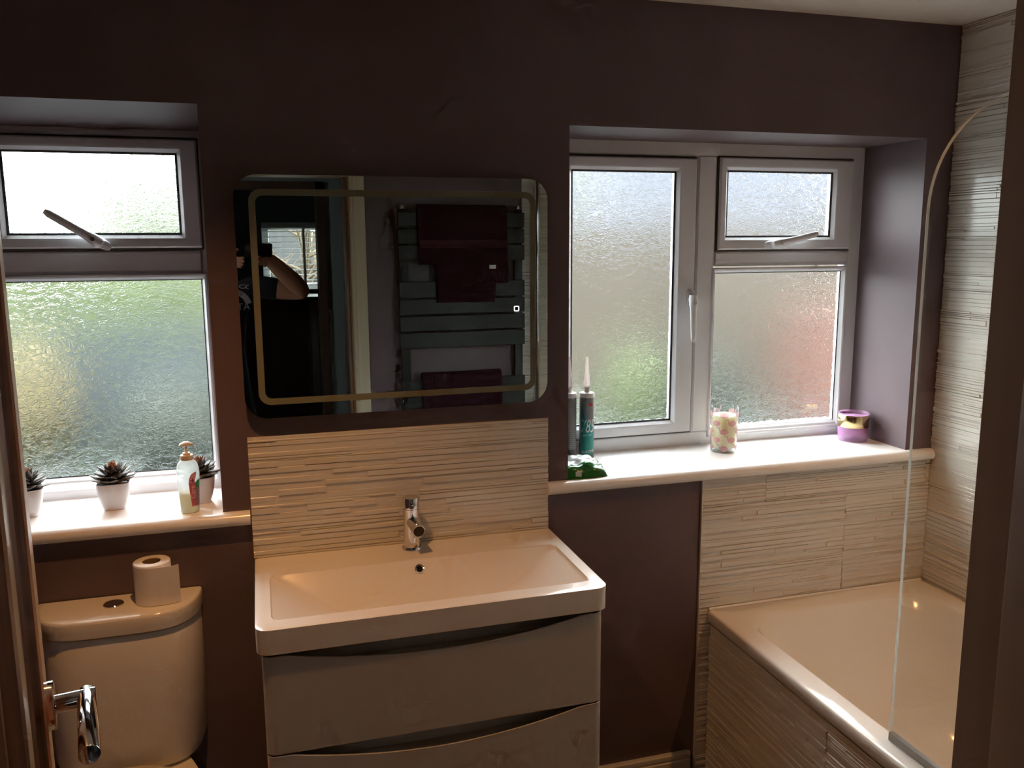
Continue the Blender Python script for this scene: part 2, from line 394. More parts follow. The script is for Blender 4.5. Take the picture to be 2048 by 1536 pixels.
# window above the toilet
N1 = tag(E_('window_1'), 'narrow frosted window with top opener above the toilet', None, None, 'structure')
W1['zf'] = 1.985; y = W1['y']
outer_frame(N1, W1, .031)
bar(N1, 'transom', W1['x0']+.029, W1['x1']-.029, 1.605, 1.672, y, False)
fan = sash(N1, W1['x0']+.022, W1['x1']-.022, 1.676, 1.957, y, .05, -.556, -.1445, 1.713, 1.920)
bead(N1, -.600, -.0985, 1.064, 1.592, y+.012); pane(N1, -.600, -.0985, 1.064, 1.592, y+.012)
win_handle(N1, (-.345, y-.012, 1.694), (-.82, .55), .135, .014)
sill(N1, XL, -.003, W1['x0'], W1['x1'], W1['z0'], y+.02)
# window beside the bath
N2 = tag(E_('window_2'), 'wide frosted window with side and top openers beside the bath', None, None, 'structure')
W2['zf'] = 1.997; y = W2['y']
outer_frame(N2, W2, .05)
bar(N2, 'mullion', 1.408, 1.487, W2['z0']+.046, W2['zf']-.046, y, True)
bar(N2, 'transom', 1.485, W2['x1']-.046, 1.604, 1.656, y, False)
sash(N2, .918, 1.405, 1.060, 1.944, y, .06, .985, 1.334, 1.103, 1.902)
sash(N2, 1.489, 1.992, 1.658, 1.950, y, .05, 1.5226, 1.9165, 1.7005, 1.9085)
bead(N2, 1.489, 1.978, 1.050, 1.583, y+.012); pane(N2, 1.489, 1.978, 1.050, 1.583, y+.012)
win_handle(N2, (1.389, y-.012, 1.500), (-.06, -1), .135, .012)
win_handle(N2, (1.690, y-.012, 1.676), (1, .22), .150, .004)
sill(N2, .806, 2.136, W2['x0'], W2['x1'], W2['z0'], y+.02)
# ---- door lining, architrave and stops
T1 = tag(E_('trim_1'), 'cream door lining and architrave round the doorway', None, None, 'structure')
bm = B(); box(bm, DX1, DX1+.02, YB-.002, YF+.002, 0, DZ); M('jamb', bm, JAMBW, T1, False)
bm = B(); box(bm, DX0-.02, DX0, YB-.002, YF+.002, 0, DZ); M('jamb', bm, JAMBW, T1, False)
bm = B(); box(bm, DX0-.02, DX1+.02, YB-.002, YF+.002, DZ, DZ+.02); M('head', bm, CREAMW, T1, False)
for n_, x_ in (('stop', DX1-.012), ('stop', DX0)):
    M(n_, rbox(x_, x_+.012, YB+.01, YF-.036, 0, DZ, .002), JAMBW, T1)
ap = [(0, 0), (0, .008), (.006, .012), (.012, .010), (.02, .014), (.05, .017), (.06, .019), (.068, .018), (.068, 0)]
for side, Y0, sg in ((0, YF, 1), (1, YB, -1)):
    bm = B(); prism(bm, ap, lambda u, v, d: (DX1+.006+u, Y0+sg*v, d), 0, DZ+.074); M('architrave', bm, CREAMW, T1, ang=20)
    bm = B(); prism(bm, ap, lambda u, v, d: (DX0-.006-u, Y0+sg*v, d), 0, DZ+.074); M('architrave', bm, CREAMW, T1, ang=20)
    bm = B(); prism(bm, ap, lambda u, v, d: (d, Y0+sg*v, DZ+.006+u), DX0-.006, DX1+.006); M('architrave', bm, CREAMW, T1, ang=20)

# ---- the open door (hinged on the jamb by the toilet side)
DR = E_('door_1', (DX0+.002, YF+.002, 0), 0, label='varnished wood door standing open beside the toilet', kind='structure')
LEAF = .606; DANG = math.radians(-10.8)
DR.rotation_euler = (0, 0, -DANG)
# local: leaf runs along +y from the hinge; visible face at x = +.035
def dbox(name, x0, x1, y0, y1, z0, z1, m, r=.0015): return M(name, rbox(x0, x1, y0, y1, z0, z1, r), m, DR)
dbox('stile', 0, .035, 0, .10, .006, 1.975, OAKL); dbox('stile', 0, .035, LEAF-.10, LEAF, .006, 1.975, OAKL)
for a, b in ((.006, .22), (.86, .98), (1.86, 1.975)): dbox('rail', 0, .035, .10, LEAF-.10, a, b, OAK)
for a, b in ((.22, .86), (.98, 1.86)):
    dbox('muntin', 0, .035, .265, .341, a, b, OAKL)
    for p0, p1 in ((.10, .265), (.341, LEAF-.10)):
        bm = B(); ringframe(bm, (p0, p1, a, b), [(0, .0348), (.006, .038), (.013, .036), (.026, .022), (.026, .01), (0, .01)]); xform(bm, lambda X, Y, Z: (Y, X, Z)); M('moulding', bm, OAK, DR, ang=25)
        dbox('panel', .008, .026, p0+.024, p1-.024, a+.024, b-.024, OAK)
HZ, HY = 1.187, LEAF-.062
bm = B(); lathe(bm, [(.026, 0), (.026, .0085), (.0255, .0092), (.0245, .0095)], 40); xform(bm, lambda X, Y, Z: (.035+Z, HY+Y, HZ+X)); hd = M('handle', bm, CHROME, DR)
bm = B(); tube(bm, [(.044, HY, HZ), (.084, HY, HZ)], .0098, 24); M('stem', bm, CHROME, hd)
bm = B(); tube(bm, [(.0755, HY+.0098, HZ), (.0755, HY-.122, HZ)], .0102, 28); bev(bm, .0008, 2, 50); M('lever', bm, CHROME, hd)
for hz in (.25, 1.0, 1.75):
    bm = B(); tube(bm, [(0, -.004, hz-.05), (0, -.004, hz+.05)], .006, 12); M('hinge', bm, SATIN, DR)

# ================================================================== BASIN AREA
# splashback: a single course of the ridged tile
SB = tag(E_('splashback', (0, 0, .8765)), 'ridged white tile splashback above the basin', 'splashback')
O('tile', tile_mesh(.808, .321, 2), SB, (0.0, -.002, 0))
bm = B(); box(bm, 0, .808, -.002, 0, .0, .321); M('backing', bm, GROUT, SB, False)

# mirror cabinet-lit mirror, a hair out of parallel with the wall
MR = tag(E_('wall_mirror', (.4, 0, 1.25), .0085), 'wide mirror with rounded corners and a frosted light band above the basin', 'mirror')
mo = rrect(-.4, .4, 0, .6, .055, 8)
bm = B(); prism(bm, mo, lambda u, v, d: (u, d, v), -.0285, -.0245); M('back_glass', bm, GASK, MR, False)
bm = B(); vs_ = [bm.verts.new((u, -.0286, v)) for u, v in mo]; vb = [bm.verts.new((u, -.0252, v)) for u, v in mo]
bm.faces.new(vs_); bm.faces.new(vb[::-1])
for i in range(len(vs_)): bm.faces.new((vs_[i], vs_[(i+1) % len(vs_)], vb[(i+1) % len(vb)], vb[i]))
M('mirror_glass', bm, MIRR, MR, False)
bm = B(); prism(bm, rrect(-.33, .33, .07, .53, .02, 4), lambda u, v, d: (u, d, v), -.0245, -.006); M('housing', bm, mat('black_housing', (30, 30, 32), .5), MR, False)
def bandring(o, i, y0, y1):
    bm = B(); a = rrect(-.4+o, .4-o, o, .6-o, .03, 6); b = rrect(-.4+i, .4-i, i, .6-i, .017, 6)
    loft(bm, [[(u, y0, v) for u, v in a], [(u, y1, v) for u, v in a], [(u, y1, v) for u, v in b], [(u, y0, v) for u, v in b]], True, False, False); return bm
M('light_band', bandring(.034, .050, -.0286, -.0290), BAND, MR, False)
tb = M('touch_button', (lambda b: b)(B()), BLACK, MR, False) if False else None
bm = B(); a = rrect(.304, .319, .251, .266, .003, 3); b_ = rrect(.3068, .3162, .2538, .2632, .001, 3)
loft(bm, [[(u, -.0286, v) for u, v in a], [(u, -.0290, v) for u, v in a], [(u, -.0290, v) for u, v in b_], [(u, -.0286, v) for u, v in b_]], True, False, False)
M('touch_button', bm, emit('button_glow', (255, 255, 255), 1.3), MR, False)
bm = B(); box(bm, .3068, .3162, -.0288, -.0286, .2538, .2632); M('button_centre', bm, BLACK, MR, False)

# vanity unit
VN = tag(E_('vanity_cabinet', (0, 0, .345)), 'white gloss vanity cabinet with curved finger pulls below the basin', 'cabinet')
ZV = .345
bm = B(); box(bm, .014, .032, -.41, -.002, 0, .472); M('side_panel', bm, GLOSSW, VN)
bm = B(); box(bm, .778, .796, -.41, -.002, 0, .472); M('side_panel', bm, GLOSSW, VN)
bm = B(); box(bm, .032, .778, -.402, -.002, 0, .018); M('base_panel', bm, GLOSSW, VN)
bm = B(); box(bm, .032, .778, -.40, -.39, .0185, .470); M('inner_face', bm, GREYIN, VN)
def drawer(z0, z1, dip):
    t = E_('drawer'); t.parent = VN
    n = 40; bm = B(); x0, x1 = .012, .799; r = .022
    # outline in plan with rounded front corners, swept up to a top edge that sags in the middle
    pl = [(x0, -.404)] + [(x0+r-r*math.cos(a), -.424-r*math.sin(a)+.0) for a in [PI/2*k/6 for k in range(7)]]
    mid = [(x0+r+(x1-x0-2*r)*k/n, -.446) for k in range(1, n)]
    pr2 = [(x1-r+r*math.sin(a), -.424-r*math.cos(a)) for a in [PI/2*k/6 for k in range(7)]] + [(x1, -.404)]
    fr_ = pl+mid+pr2
    def top(x):
        q = (x-x0-.055)/(x1-x0-.11)
        if q <= 0 or q >= 1: return z1
        s = math.sin(PI*q); return z1-dip*(s**.85)
    inner = [(min(max(x, x0+.016), x1-.016), max(yy+.018, -.428)) for x, yy in fr_]
    L = [[(x, yy, z0) for x, yy in fr_], [(x, yy, top(x)-.0015) for x, yy in fr_], [(x, yy+.0015, top(x)) for x, yy in fr_], [(x, yy, top(x)-.012) for x, yy in inner], [(x, yy, z0) for x, yy in inner]]
    rows = [[bm.verts.new(p) for p in lp] for lp in L]
    for k in range(5):
        p, q = rows[k], rows[(k+1) % 5]
        for i in range(len(p)-1): bm.faces.new((p[i], p[i+1], q[i+1], q[i]))
    for s in (0, -1): bm.faces.new([rows[k][s] for k in range(5)])
    M('drawer_front', bm, GLOSSW, t, ang=30)
    bm = B(); box(bm, .05, .76, -.428, -.402, z1-dip-.012, z1-dip-.006); M('pull_ledge', bm, GREYIN, t)
drawer(.2375, .4655, .036); drawer(.004, .2335, .040)

# basin
BS = tag(E_('basin', (0, 0, .8165)), 'white rectangular basin on the vanity cabinet', 'basin')
bx0, bx1, by0, by1, ZT = .002, .810, -.452, -.002, .0600
NX, NY = 84, 56
ix0, ix1, iy0, iy1 = .036, .780, -.408, -.138
def sst(a, b, x):
    t = min(1, max(0, (x-a)/(b-a))); return t*t*(3-2*t)
def bowl(x, yv):
    if x <= ix0 or x >= ix1 or yv <= iy0 or yv >= iy1: return ZT
    s = (x-(ix0+ix1)/2)/((ix1-ix0)/2)
    bot = ZT-.003-.118*(1-abs(s)**1.7)
    back = ZT-.0015-(iy1-yv)*.95
    front = ZT-.0015-(yv-iy0)*3.2
    side = ZT-.0015-min(x-ix0, ix1-x)*1.6
    return min(ZT, max(bot, back, front, side))
def rr_inside(x, yv, r=.035):   # keep bowl corners rounded
    dx = max(ix0+r-x, x-(ix1-r), 0); dy = max(iy0+r-yv, yv-(iy1-r), 0)
    return math.hypot(dx, dy) <= r
xs = sorted(set([bx0, ix0, ix1, bx1]+[bx0+(bx1-bx0)*k/NX for k in range(NX+1)]+[ix0+.002, ix1-.002])); ys = sorted(set([by0, iy0, iy1, by1]+[by0+(by1-by0)*k/NY for k in range(NY+1)]+[iy0+.002, iy1-.002]))
CR = .03
def corner(x, yv):      # round the two front outer corners in plan
    for cx_, sg in ((bx0+CR, -1), (bx1-CR, 1)):
        if (x-cx_)*sg > 0 and yv < by0+CR:
            u, v = abs(x-cx_)/CR, (by0+CR-yv)/CR
            m_ = max(u, v); h_ = math.hypot(u, v)
            if h_ > 1e-9: k = m_/h_; return cx_+sg*u*k*CR, by0+CR-v*k*CR
    return x, yv
bm = B(); gv = {}
for i, x in enumerate(xs):
    for j, yv in enumerate(ys):
        z = bowl(x, yv) if rr_inside(x, yv) else ZT
        edge = min(x-bx0, bx1-x, yv-by0)
        if edge < .001: z = ZT-.002
        X, Yq = corner(x, yv); gv[i, j] = bm.verts.new((X, Yq, z))
for i in range(len(xs)-1):
    for j in range(len(ys)-1): bm.faces.new((gv[i, j], gv[i+1, j], gv[i+1, j+1], gv[i, j+1]))
ring = [gv[0, j] for j in range(len(ys)-1, -1, -1)]+[gv[i, 0] for i in range(1, len(xs))]+[gv[len(xs)-1, j] for j in range(1, len(ys))]+[gv[i, len(ys)-1] for i in range(len(xs)-2, 0, -1)]
prev = ring
for dz, ins in ((.0, 0), (.0, .0)):
    pass
low = [bm.verts.new((v.co.x, v.co.y, .002)) for v in ring]; low2 = [bm.verts.new((v.co.x+(.006 if v.co.x < .4 else -.006), min(v.co.y+.006, by1), 0)) for v in ring]
n = len(ring)
for a, b in ((ring, low), (low, low2)):
    for i in range(n): bm.faces.new((a[i], a[(i+1) % n], b[(i+1) % n], b[i]))
M('basin_body', bm, RESIN, BS, ang=38)
# overflow ring in the back slope, waste in the bottom
ov = Vector((.407, -.1575, .0405)); nn = Vector((0, -2.4, 1)).normalized() if False else Vector((0, -.689, .725))
a_, b_ = frame_axes(nn)
def disc_ring(bm, c, n_, prof, seg=28):
    a2, b2 = frame_axes(n_); loft(bm, [[c+n_*h+r*(math.cos(2*PI*k/seg)*a2+math.sin(2*PI*k/seg)*b2) for k in range(seg)] for r, h in prof], True, False, False)
bm = B(); disc_ring(bm, ov, nn, [(.0125, -.002), (.0125, .002), (.0115, .003), (.0095, .0025), (.009, -.006)]); M('overflow_ring', bm, CHROME, BS)
bm = B(); disc_ring(bm, ov, nn, [(.0080, .0012), (.0001, .0012)]); M('overflow_dark_disc', bm, BLACK, BS)  # black disc on the surface, paints in the dark of the hole
bm = B(); lathe(bm, [(.03, .0), (.03, .006), (.026, .008), (.004, .009)], 28, (.407, -.27)); bmesh.ops.translate(bm, vec=(0, .0, -.046), verts=bm.verts); M('waste', bm, CHROME, BS)

# tap
TP = tag(E_('basin_tap', (.406, -.056, .8765)), 'chrome mono basin tap with a short spout', 'tap')
bm = B(); lathe(bm, [(.0265, 0), (.0265, .005), (.0255, .0065), (.021, .0068)], 40); M('base_ring', bm, CHROME, TP)
bm = B(); lathe(bm, [(.0212, .006), (.0212, .112)], 40); M('body', bm, CHROME, TP)
bm = B(); lathe(bm, [(.0195, .112), (.0195, .1145), (.0218, .1150), (.0218, .1410), (.0208, .1425)], 40); M('lever_cap', bm, CHROME, TP)
bm = B(); tube(bm, [(0.001, -.017, .126), (.004, -.031, .131)], [.0042, .0042], 14); M('lever_pin', bm, CHROME, TP)
bm = B(); tube(bm, [(0, -.005, .078), (0.003, -.030, .0755), (.006, -.055, .0715), (.008, -.068, .069)], [.0165, .0165, .0165, .0162], 28); spt = M('spout', bm, CHROME, TP)
bm = B(); tube(bm, [(.0062, -.055, .060), (.0062, -.055, .050)], .0105, 20); M('aerator', bm, SATIN, spt)
bm = B(); tube(bm, [(.0080, -.0676, .069), (.0083, -.0690, .0688)], .0148, 24); M('spout_face', bm, BLACK, spt)

# ================================================================== TOILET
TX = -.322
def dloop(hw, dep, z, yb=-.004, n=40, p=4.5):
    out = []
    for k in range(n+1):
        t = -PI/2+PI*k/n; xx = math.sin(t); sx = math.copysign(abs(xx)**(.55), xx)*hw
        yy = -(dep)*(max(0, 1-abs(sx/hw)**p))**.5
        out.append((TX+sx, yb+yy, z))
    return out
WC = tag(E_('toilet', (0, 0, 0)), 'white close-coupled toilet under the narrow window', 'toilet')
bm = B(); loft(bm, [dloop(.150, .110, .402), dloop(.172, .128, .410), dloop(.181, .134, .44), dloop(.184, .138, .60), dloop(.1855, .1405, .760), dloop(.183, .137, .7665)]); M('cistern', bm, CERAM, WC, ang=50)
bm = B(); loft(bm, [dloop(.184, .139, .7725), dloop(.189, .147, .7740), dloop(.190, .148, .790), dloop(.190, .148, .8085), dloop(.1885, .1462, .8138), dloop(.185, .142, .8165), dloop(.17, .128, .817)]); lidm = M('cistern_lid', bm, CERAM, WC, ang=50)
bm = B(); lathe(bm, [(.0235, .816), (.0235, .8195), (.022, .821), (.001, .8212)], 32, (-.332, -.062)); M('flush_button', bm, CHROME, lidm)
def oval(hw, y0, y1, z, n=36):
    return [(TX+hw*math.copysign(abs(math.cos(2*PI*k/n))**.85, math.cos(2*PI*k/n)), (y0+y1)/2+(y1-y0)/2*math.copysign(abs(math.sin(2*PI*k/n))**.85, math.sin(2*PI*k/n)), z) for k in range(n)]
bm = B(); loft(bm, [oval(.12, -.50, -.01, 0), oval(.118, -.50, -.01, .1), oval(.125, -.53, -.01, .2), oval(.165, -.60, -.01, .32), oval(.182, -.63, -.005, .385), oval(.184, -.635, -.004, .4)]); M('pan', bm, CERAM, WC, ang=50)
bm = B(); loft(bm, [oval(.184, -.64, -.165, .402), oval(.187, -.645, -.160, .408), oval(.187, -.645, -.160, .42), oval(.182, -.64, -.165, .425)]); M('seat', bm, GLOSSW, WC, ang=50)
bm = B(); loft(bm, [oval(.184, -.643, -.163, .4265), oval(.187, -.646, -.160, .431), oval(.185, -.643, -.162, .442), oval(.16, -.62, -.19, .448)]); M('lid', bm, GLOSSW, WC, ang=50)

# toilet roll on the cistern
RX, RY, RZ = -.239, -.062, .8173
TR_ = tag(E_('toilet_roll', (RX, RY, RZ)), 'white toilet roll with loose end standing on the cistern lid', 'toilet roll')
bm = B(); loft(bm, [[(r*math.cos(2*PI*k/40), r*math.sin(2*PI*k/40), z) for k in range(40)] for r, z in ((.0215, .101), (.0415, .101), (.043, .0995), (.043, .001), (.0415, 0), (.0215, 0), (.0215, .101))], True, False, False); M('paper', bm, PAPER, TR_, ang=50)
bm = B(); loft(bm, [[(r*math.cos(2*PI*k/32), r*math.sin(2*PI*k/32), z) for k in range(32)] for r, z in ((.0200, .1), (.0214, .1), (.0214, .001), (.0200, .001), (.0200, .1))], True, False, False); M('core', bm, CARD, TR_, ang=50)
pts = [(.0436*math.cos(a), .0436*math.sin(a)) for a in [math.radians(200+12*k) for k in range(8)]]
pts += [(.018, -.043), (.035, -.041), (.052, -.037), (.064, -.031)]
bm = B(); up = [[bm.verts.new((px, py-o, z)) for px, py in pts] for z in (.001, .097) for o in (0, .0006)]
for i in range(len(pts)-1):
    for a, b in ((0, 2), (3, 1), (1, 0), (2, 3)): bm.faces.new((up[a][i], up[a][i+1], up[b][i+1], up[b][i]))
for i in (0, len(pts)-1): bm.faces.new((up[0][i], up[2][i], up[3][i], up[1][i]))
M('loose_sheet', bm, PAPER, TR_, ang=40)

# ================================================================== LEFT SILL THINGS
S1 = W1['z0']
def sup(hw, z, p=5.0, n=32):
    return [(hw*math.copysign(abs(math.cos(2*PI*k/n))**(2/p), math.cos(2*PI*k/n)), hw*math.copysign(abs(math.sin(2*PI*k/n))**(2/p), math.sin(2*PI*k/n)), z) for k in range(n)]
def leaf_mesh(mname, m):
    bm = B(); L, lp = 1.0, []
    for t, wd, th, up_ in ((0, .16, .10, 0), (.25, .25, .13, .02), (.5, .29, .13, .04), (.72, .23, .10, .08), (.9, .10, .05, .13), (1, .015, .01, .17)):
        lp.append([(t*L, wd*math.cos(2*PI*k/8), up_+th*math.sin(2*PI*k/8)*(.55 if math.sin(2*PI*k/8) > 0 else 1)) for k in range(8)])
    loft(bm, lp); bmesh.ops.recalc_face_normals(bm, faces=bm.faces)
    for f in bm.faces: f.smooth = True
    me = bpy.data.meshes.new(mname); bm.to_mesh(me); bm.free(); me.materials.append(m); return me
LM, LC = leaf_mesh('leaf', LEAFM), leaf_mesh('leaf', LEAFC)
def succulent(x, yv, rz, label, seed):
    rnd = random.Random(seed)
    t = E_('potted_succulent', (x, yv, S1), rz, label=label, cat='plant', group='potted succulents on the window sill'); t.scale = (1.12, 1.12, 1.12)
    bm = B(); loft(bm, [sup(.0215, 0), sup(.0235, .002), sup(.030, .020), sup(.0345, .042), sup(.036, .060), sup(.0358, .064), sup(.0335, .064), sup(.0325, .054)], True, True, True); M('pot', bm, POT, t, ang=50)
    bm = B(); loft(bm, [sup(.0320, .0545), sup(.031, .0585), sup(.01, .061)]); M('soil', bm, SOILM, t)
    for n_, el, ln, z, m_ in ((13, 2, .052, .066, LM), (12, 16, .047, .070, LM), (11, 32, .041, .074, LM), (8, 48, .034, .079, LM), (6, 64, .028, .084, LC), (4, 78, .024, .088, LC)):
        ph = rnd.random()*6
        for k in range(n_):
            o = O('leaf', m_, t, (0, 0, z), (0, -math.radians(el+rnd.uniform(-6, 6)), ph+2*PI*k/n_+rnd.uniform(-.1, .1)))
            s = ln*rnd.uniform(.92, 1.06); o.scale = (s, s*.85, s*.8)
    return t
succulent(-.341, .127, .10, 'succulent in a white square pot, standing alone mid-sill', 3)
succulent(-.545, .125, .20, 'succulent in a white pot, half hidden by the open door', 5)
succulent(-.131, .118, .06, 'succulent in a white pot behind the soap bottle', 8)

# soap bottle
SO = tag(E_('soap_bottle', (-.150, .030, S1), .35), 'translucent pump soap bottle with pink label on the sill', 'soap bottle')
def ov2(a, b, z, n=36): return [(a*math.cos(2*PI*k/n), b*math.sin(2*PI*k/n), z) for k in range(n)]
SO.scale = (1.03, 1.03, 1.03)
BOT = thin_glass('milky_plastic', (.95, .98, .98), .25, 1.4, .45, (238, 244, 242))
LIQ = thin_glass('cream_soap', (.9, .85, .7), .3, 1.4, .97, (248, 236, 208))
prof = [(.020, .0155, 0), (.0225, .018, .003), (.0235, .019, .03), (.0260, .0205, .07), (.0275, .0215, .095), (.0270, .021, .110), (.0235, .0195, .124), (.0165, .016, .133), (.0145, .0145, .136)]
bm = B(); loft(bm, [ov2(*p) for p in prof]); M('bottle_body', bm, BOT, SO, ang=60)
bm = B(); loft(bm, [ov2(a*.975, b*.975, z+.0008) for a, b, z in prof[:3]]+[ov2(.0240, .0192, .052)]); M('liquid_soap', bm, LIQ, SO, ang=60)
CAPM = mat('beige_cap', (222, 196, 160), .4); PUMPW = mat('cream_pump', (236, 222, 206), .35)
bm = B(); lathe(bm, [(.0150, .1335), (.0155, .135), (.0155, .1455), (.0145, .1465)], 32); M('collar', bm, CAPM, SO)
bm = B(); lathe(bm, [(.0095, .1465), (.0095, .1505), (.0085, .152), (.0042, .152), (.0042, .160), (.0036, .161), (.0036, .170)], 24); M('pump_stem', bm, PUMPW, SO)
bm = B(); lp = []
for t_, wd_, th_, dz in ((-.016, .003, .002, .171), (-.013, .008, .004, .172), (-.003, .0098, .0065, .174), (.006, .0085, .0055, .1735), (.013, .0055, .0042, .171), (.017, .003, .003, .168)):
    lp.append([(t_, wd_*math.cos(2*PI*k/14), dz+th_*math.sin(2*PI*k/14)) for k in range(14)])
loft(bm, lp); M('pump_head', bm, PUMPW, SO, ang=60)
def on_bottle(u, z, off=.0004):      # wrap (angle, height) onto the bottle; angle 0 faces the room
    for (a0, b0, z0), (a1, b1, z1) in zip(prof, prof[1:]):
        if z0 <= z <= z1:
            k = (z-z0)/(z1-z0); a, b = a0+(a1-a0)*k, b0+(b1-b0)*k; break
    else: a, b = prof[0][:2]
    t = -PI/2+u; return ((a+off)*math.cos(t), (b+off)*math.sin(t), z)
def patch(name, parent, m, outline, wrap, off, n=10):
    """printed patch: outline as [(z, u_left, u_right)]"""
    bm = B(); rows = []
    for z, a, b in outline: rows.append([bm.verts.new(wrap(a+(b-a)*k/n, z, off)) for k in range(n+1)])
    for p, q in zip(rows, rows[1:]):
        for i in range(n): bm.faces.new((p[i], p[i+1], q[i+1], q[i]))
    bm.normal_update()
    g = bmesh.ops.extrude_face_region(bm, geom=bm.faces[:])
    cxy = Vector((0, 0, 0))
    for v in [e for e in g['geom'] if isinstance(e, bmesh.types.BMVert)]:
        d = Vector((v.co.x, v.co.y, 0)).normalized(); v.co += d*.0002
    return M(name, bm, m, parent, ang=50)
PINK = mat('rose_label', (206, 104, 118), .4); PINKL = mat('pale_rose_label', (236, 168, 178), .4); PINKD = mat('plum_ink', (140, 50, 84), .5)
patch('label', SO, PINK, [(.018, .02, .62), (.045, -.10, .75), (.07, -.18, .80), (.079, -.2, .8)], on_bottle, .0003)
patch('label_top', SO, PINKL, [(.079, -.2, .34), (.088, -.16, .42), (.096, -.05, .52), (.101, .08, .58), (.1045, .3, .6)], on_bottle, .0003)
patch('label_panel', SO, mat('grey_label', (150, 130, 138), .4), [(.018, .50, 1.05), (.045, .46, 1.05), (.066, .44, 1.05)], on_bottle, .0006)
patch('label_badge', SO, mat('green_badge', (52, 160, 96), .4), [(.0655, .62, .82), (.068, .47, .98), (.073, .42, 1.02), (.078, .44, 1.05), (.082, .58, 1.05), (.0835, .7, .9)], on_bottle, .0009)
bm = text_bm('Care', .0165); xform(bm, lambda X, Y, Z: on_bottle(.18-Y/.0235, .055+X*1.0, .0010+Z)); M('lettering', bm, mat('pale_ink', (240, 205, 200), .5), SO, False)
bm = text_bm('+', .022); xform(bm, lambda X, Y, Z: on_bottle(.20-Y/.0235, .085+X, .0010+Z)); M('lettering', bm, PINKD, SO, False)

# ================================================================== RIGHT SILL THINGS
S2 = W2['z0']
PLGREY = mat('grey_tube_print', (132, 134, 134), .35); TEALP = mat('teal_tube_print', (20, 132, 122), .35); TUBEW = mat('white_tube_plastic', (224, 218, 214), .35)
DKG = mat('dark_grey_print', (78, 82, 84), .35); NOZ = thin_glass('natural_nozzle', (.9, .88, .86), .3, 1.35, .7, (222, 210, 206))
def cart(x, yv, rz, label, front):
    t = E_('sealant_cartridge', (x, yv, S2), rz, label=label, cat='sealant tube', group='sealant cartridges on the wide window sill')
    bm = B(); lathe(bm, [(.0225, 0), (.0235, .001), (.0235, .196), (.0232, .197)], 40); M('tube', bm, PLGREY, t)
    bm = B(); lathe(bm, [(.0240, .194), (.0240, .204), (.0225, .208), (.010, .210), (.0088, .222), (.0088, .228)], 40); M('shoulder', bm, TUBEW, t)
    bm = B(); lathe(bm, [(.0102, .222), (.0100, .232), (.0078, .262), (.0055, .296), (.0036, .318), (.002, .3205)], 24); M('nozzle', bm, NOZ, t)
    wrap = lambda u, z, off: ((.0236+off)*math.sin(u-.66), -(.0236+off)*math.cos(u-.66), z)
    if front:
        patch('teal_print', t, TEALP, [(.008, -.52, 1.4), (.03, -.52, 1.4), (.09, -.52, 1.4), (.098, -.52, 1.4), (.110, -.52, 1.1), (.122, -.50, .55)], wrap, .0002, 16)
        patch('teal_wedge', t, TEALP, [(.120, -.50, .15), (.135, -.49, 0.0), (.155, -.47, -.20), (.176, -.44, -.38), (.187, -.42, -.42)], wrap, .0003, 10)
        patch('red_diamond', t, mat('red_logo', (206, 50, 52), .4), [(.1665, .85, .87), (.172, .45, 1.25), (.1725, .40, 1.3), (.178, .85, .87)], wrap, .0004, 8)
        patch('foot_band', t, DKG, [(.002, -.6, 1.5), (.010, -.6, 1.5), (.018, .6, 1.5)], wrap, .0005, 12)
        bm = text_bm('785', .060); xform(bm, lambda X, Y, Z: wrap((X*.5+.15*Y)/.0236+.48, .102+Y, .0008+Z)); M('lettering', bm, WHITEP, t, False)
        bm = text_bm('SANITARY', .0085); xform(bm, lambda X, Y, Z: wrap(X*.8/.0236+.42, .075+Y+.1*X, .0008+Z)); M('lettering', bm, mat('pale_teal_ink', (150, 205, 198), .5), t, False)
        bm = text_bm('SILICONE', .0115); xform(bm, lambda X, Y, Z: wrap(X*.8/.0236+.50, .022+Y+.12*X, .0008+Z)); M('lettering', bm, WHITEP, t, False)
        for q in range(6):
            bm = B(); patch('text_rule', t, mat('dark_teal_ink', (10, 92, 90), .5), [(.036+q*.0058, -.42, .1), (.0374+q*.0058, -.42, .1)], wrap, .0006, 6)
    else:
        patch('small_print_panel', t, DKG, [(.006, -.3, 1.2), (.03, -.3, 1.2)], wrap, .0003, 12)
        for q in range(22):
            patch('text_rule', t, mat('pale_ink_rule', (170, 172, 172), .5) if q == 0 else bpy.data.materials['pale_ink_rule'], [(.036+q*.0066, -.25, .8), (.0375+q*.0066, -.25, .8)], wrap, .0003, 6)
    return t
cart(1.021, .236, .02, 'silicone cartridge with teal print standing nearest the pane', True)
cart(.966, .248, -.05, 'grey silicone cartridge half hidden by the window reveal', False)

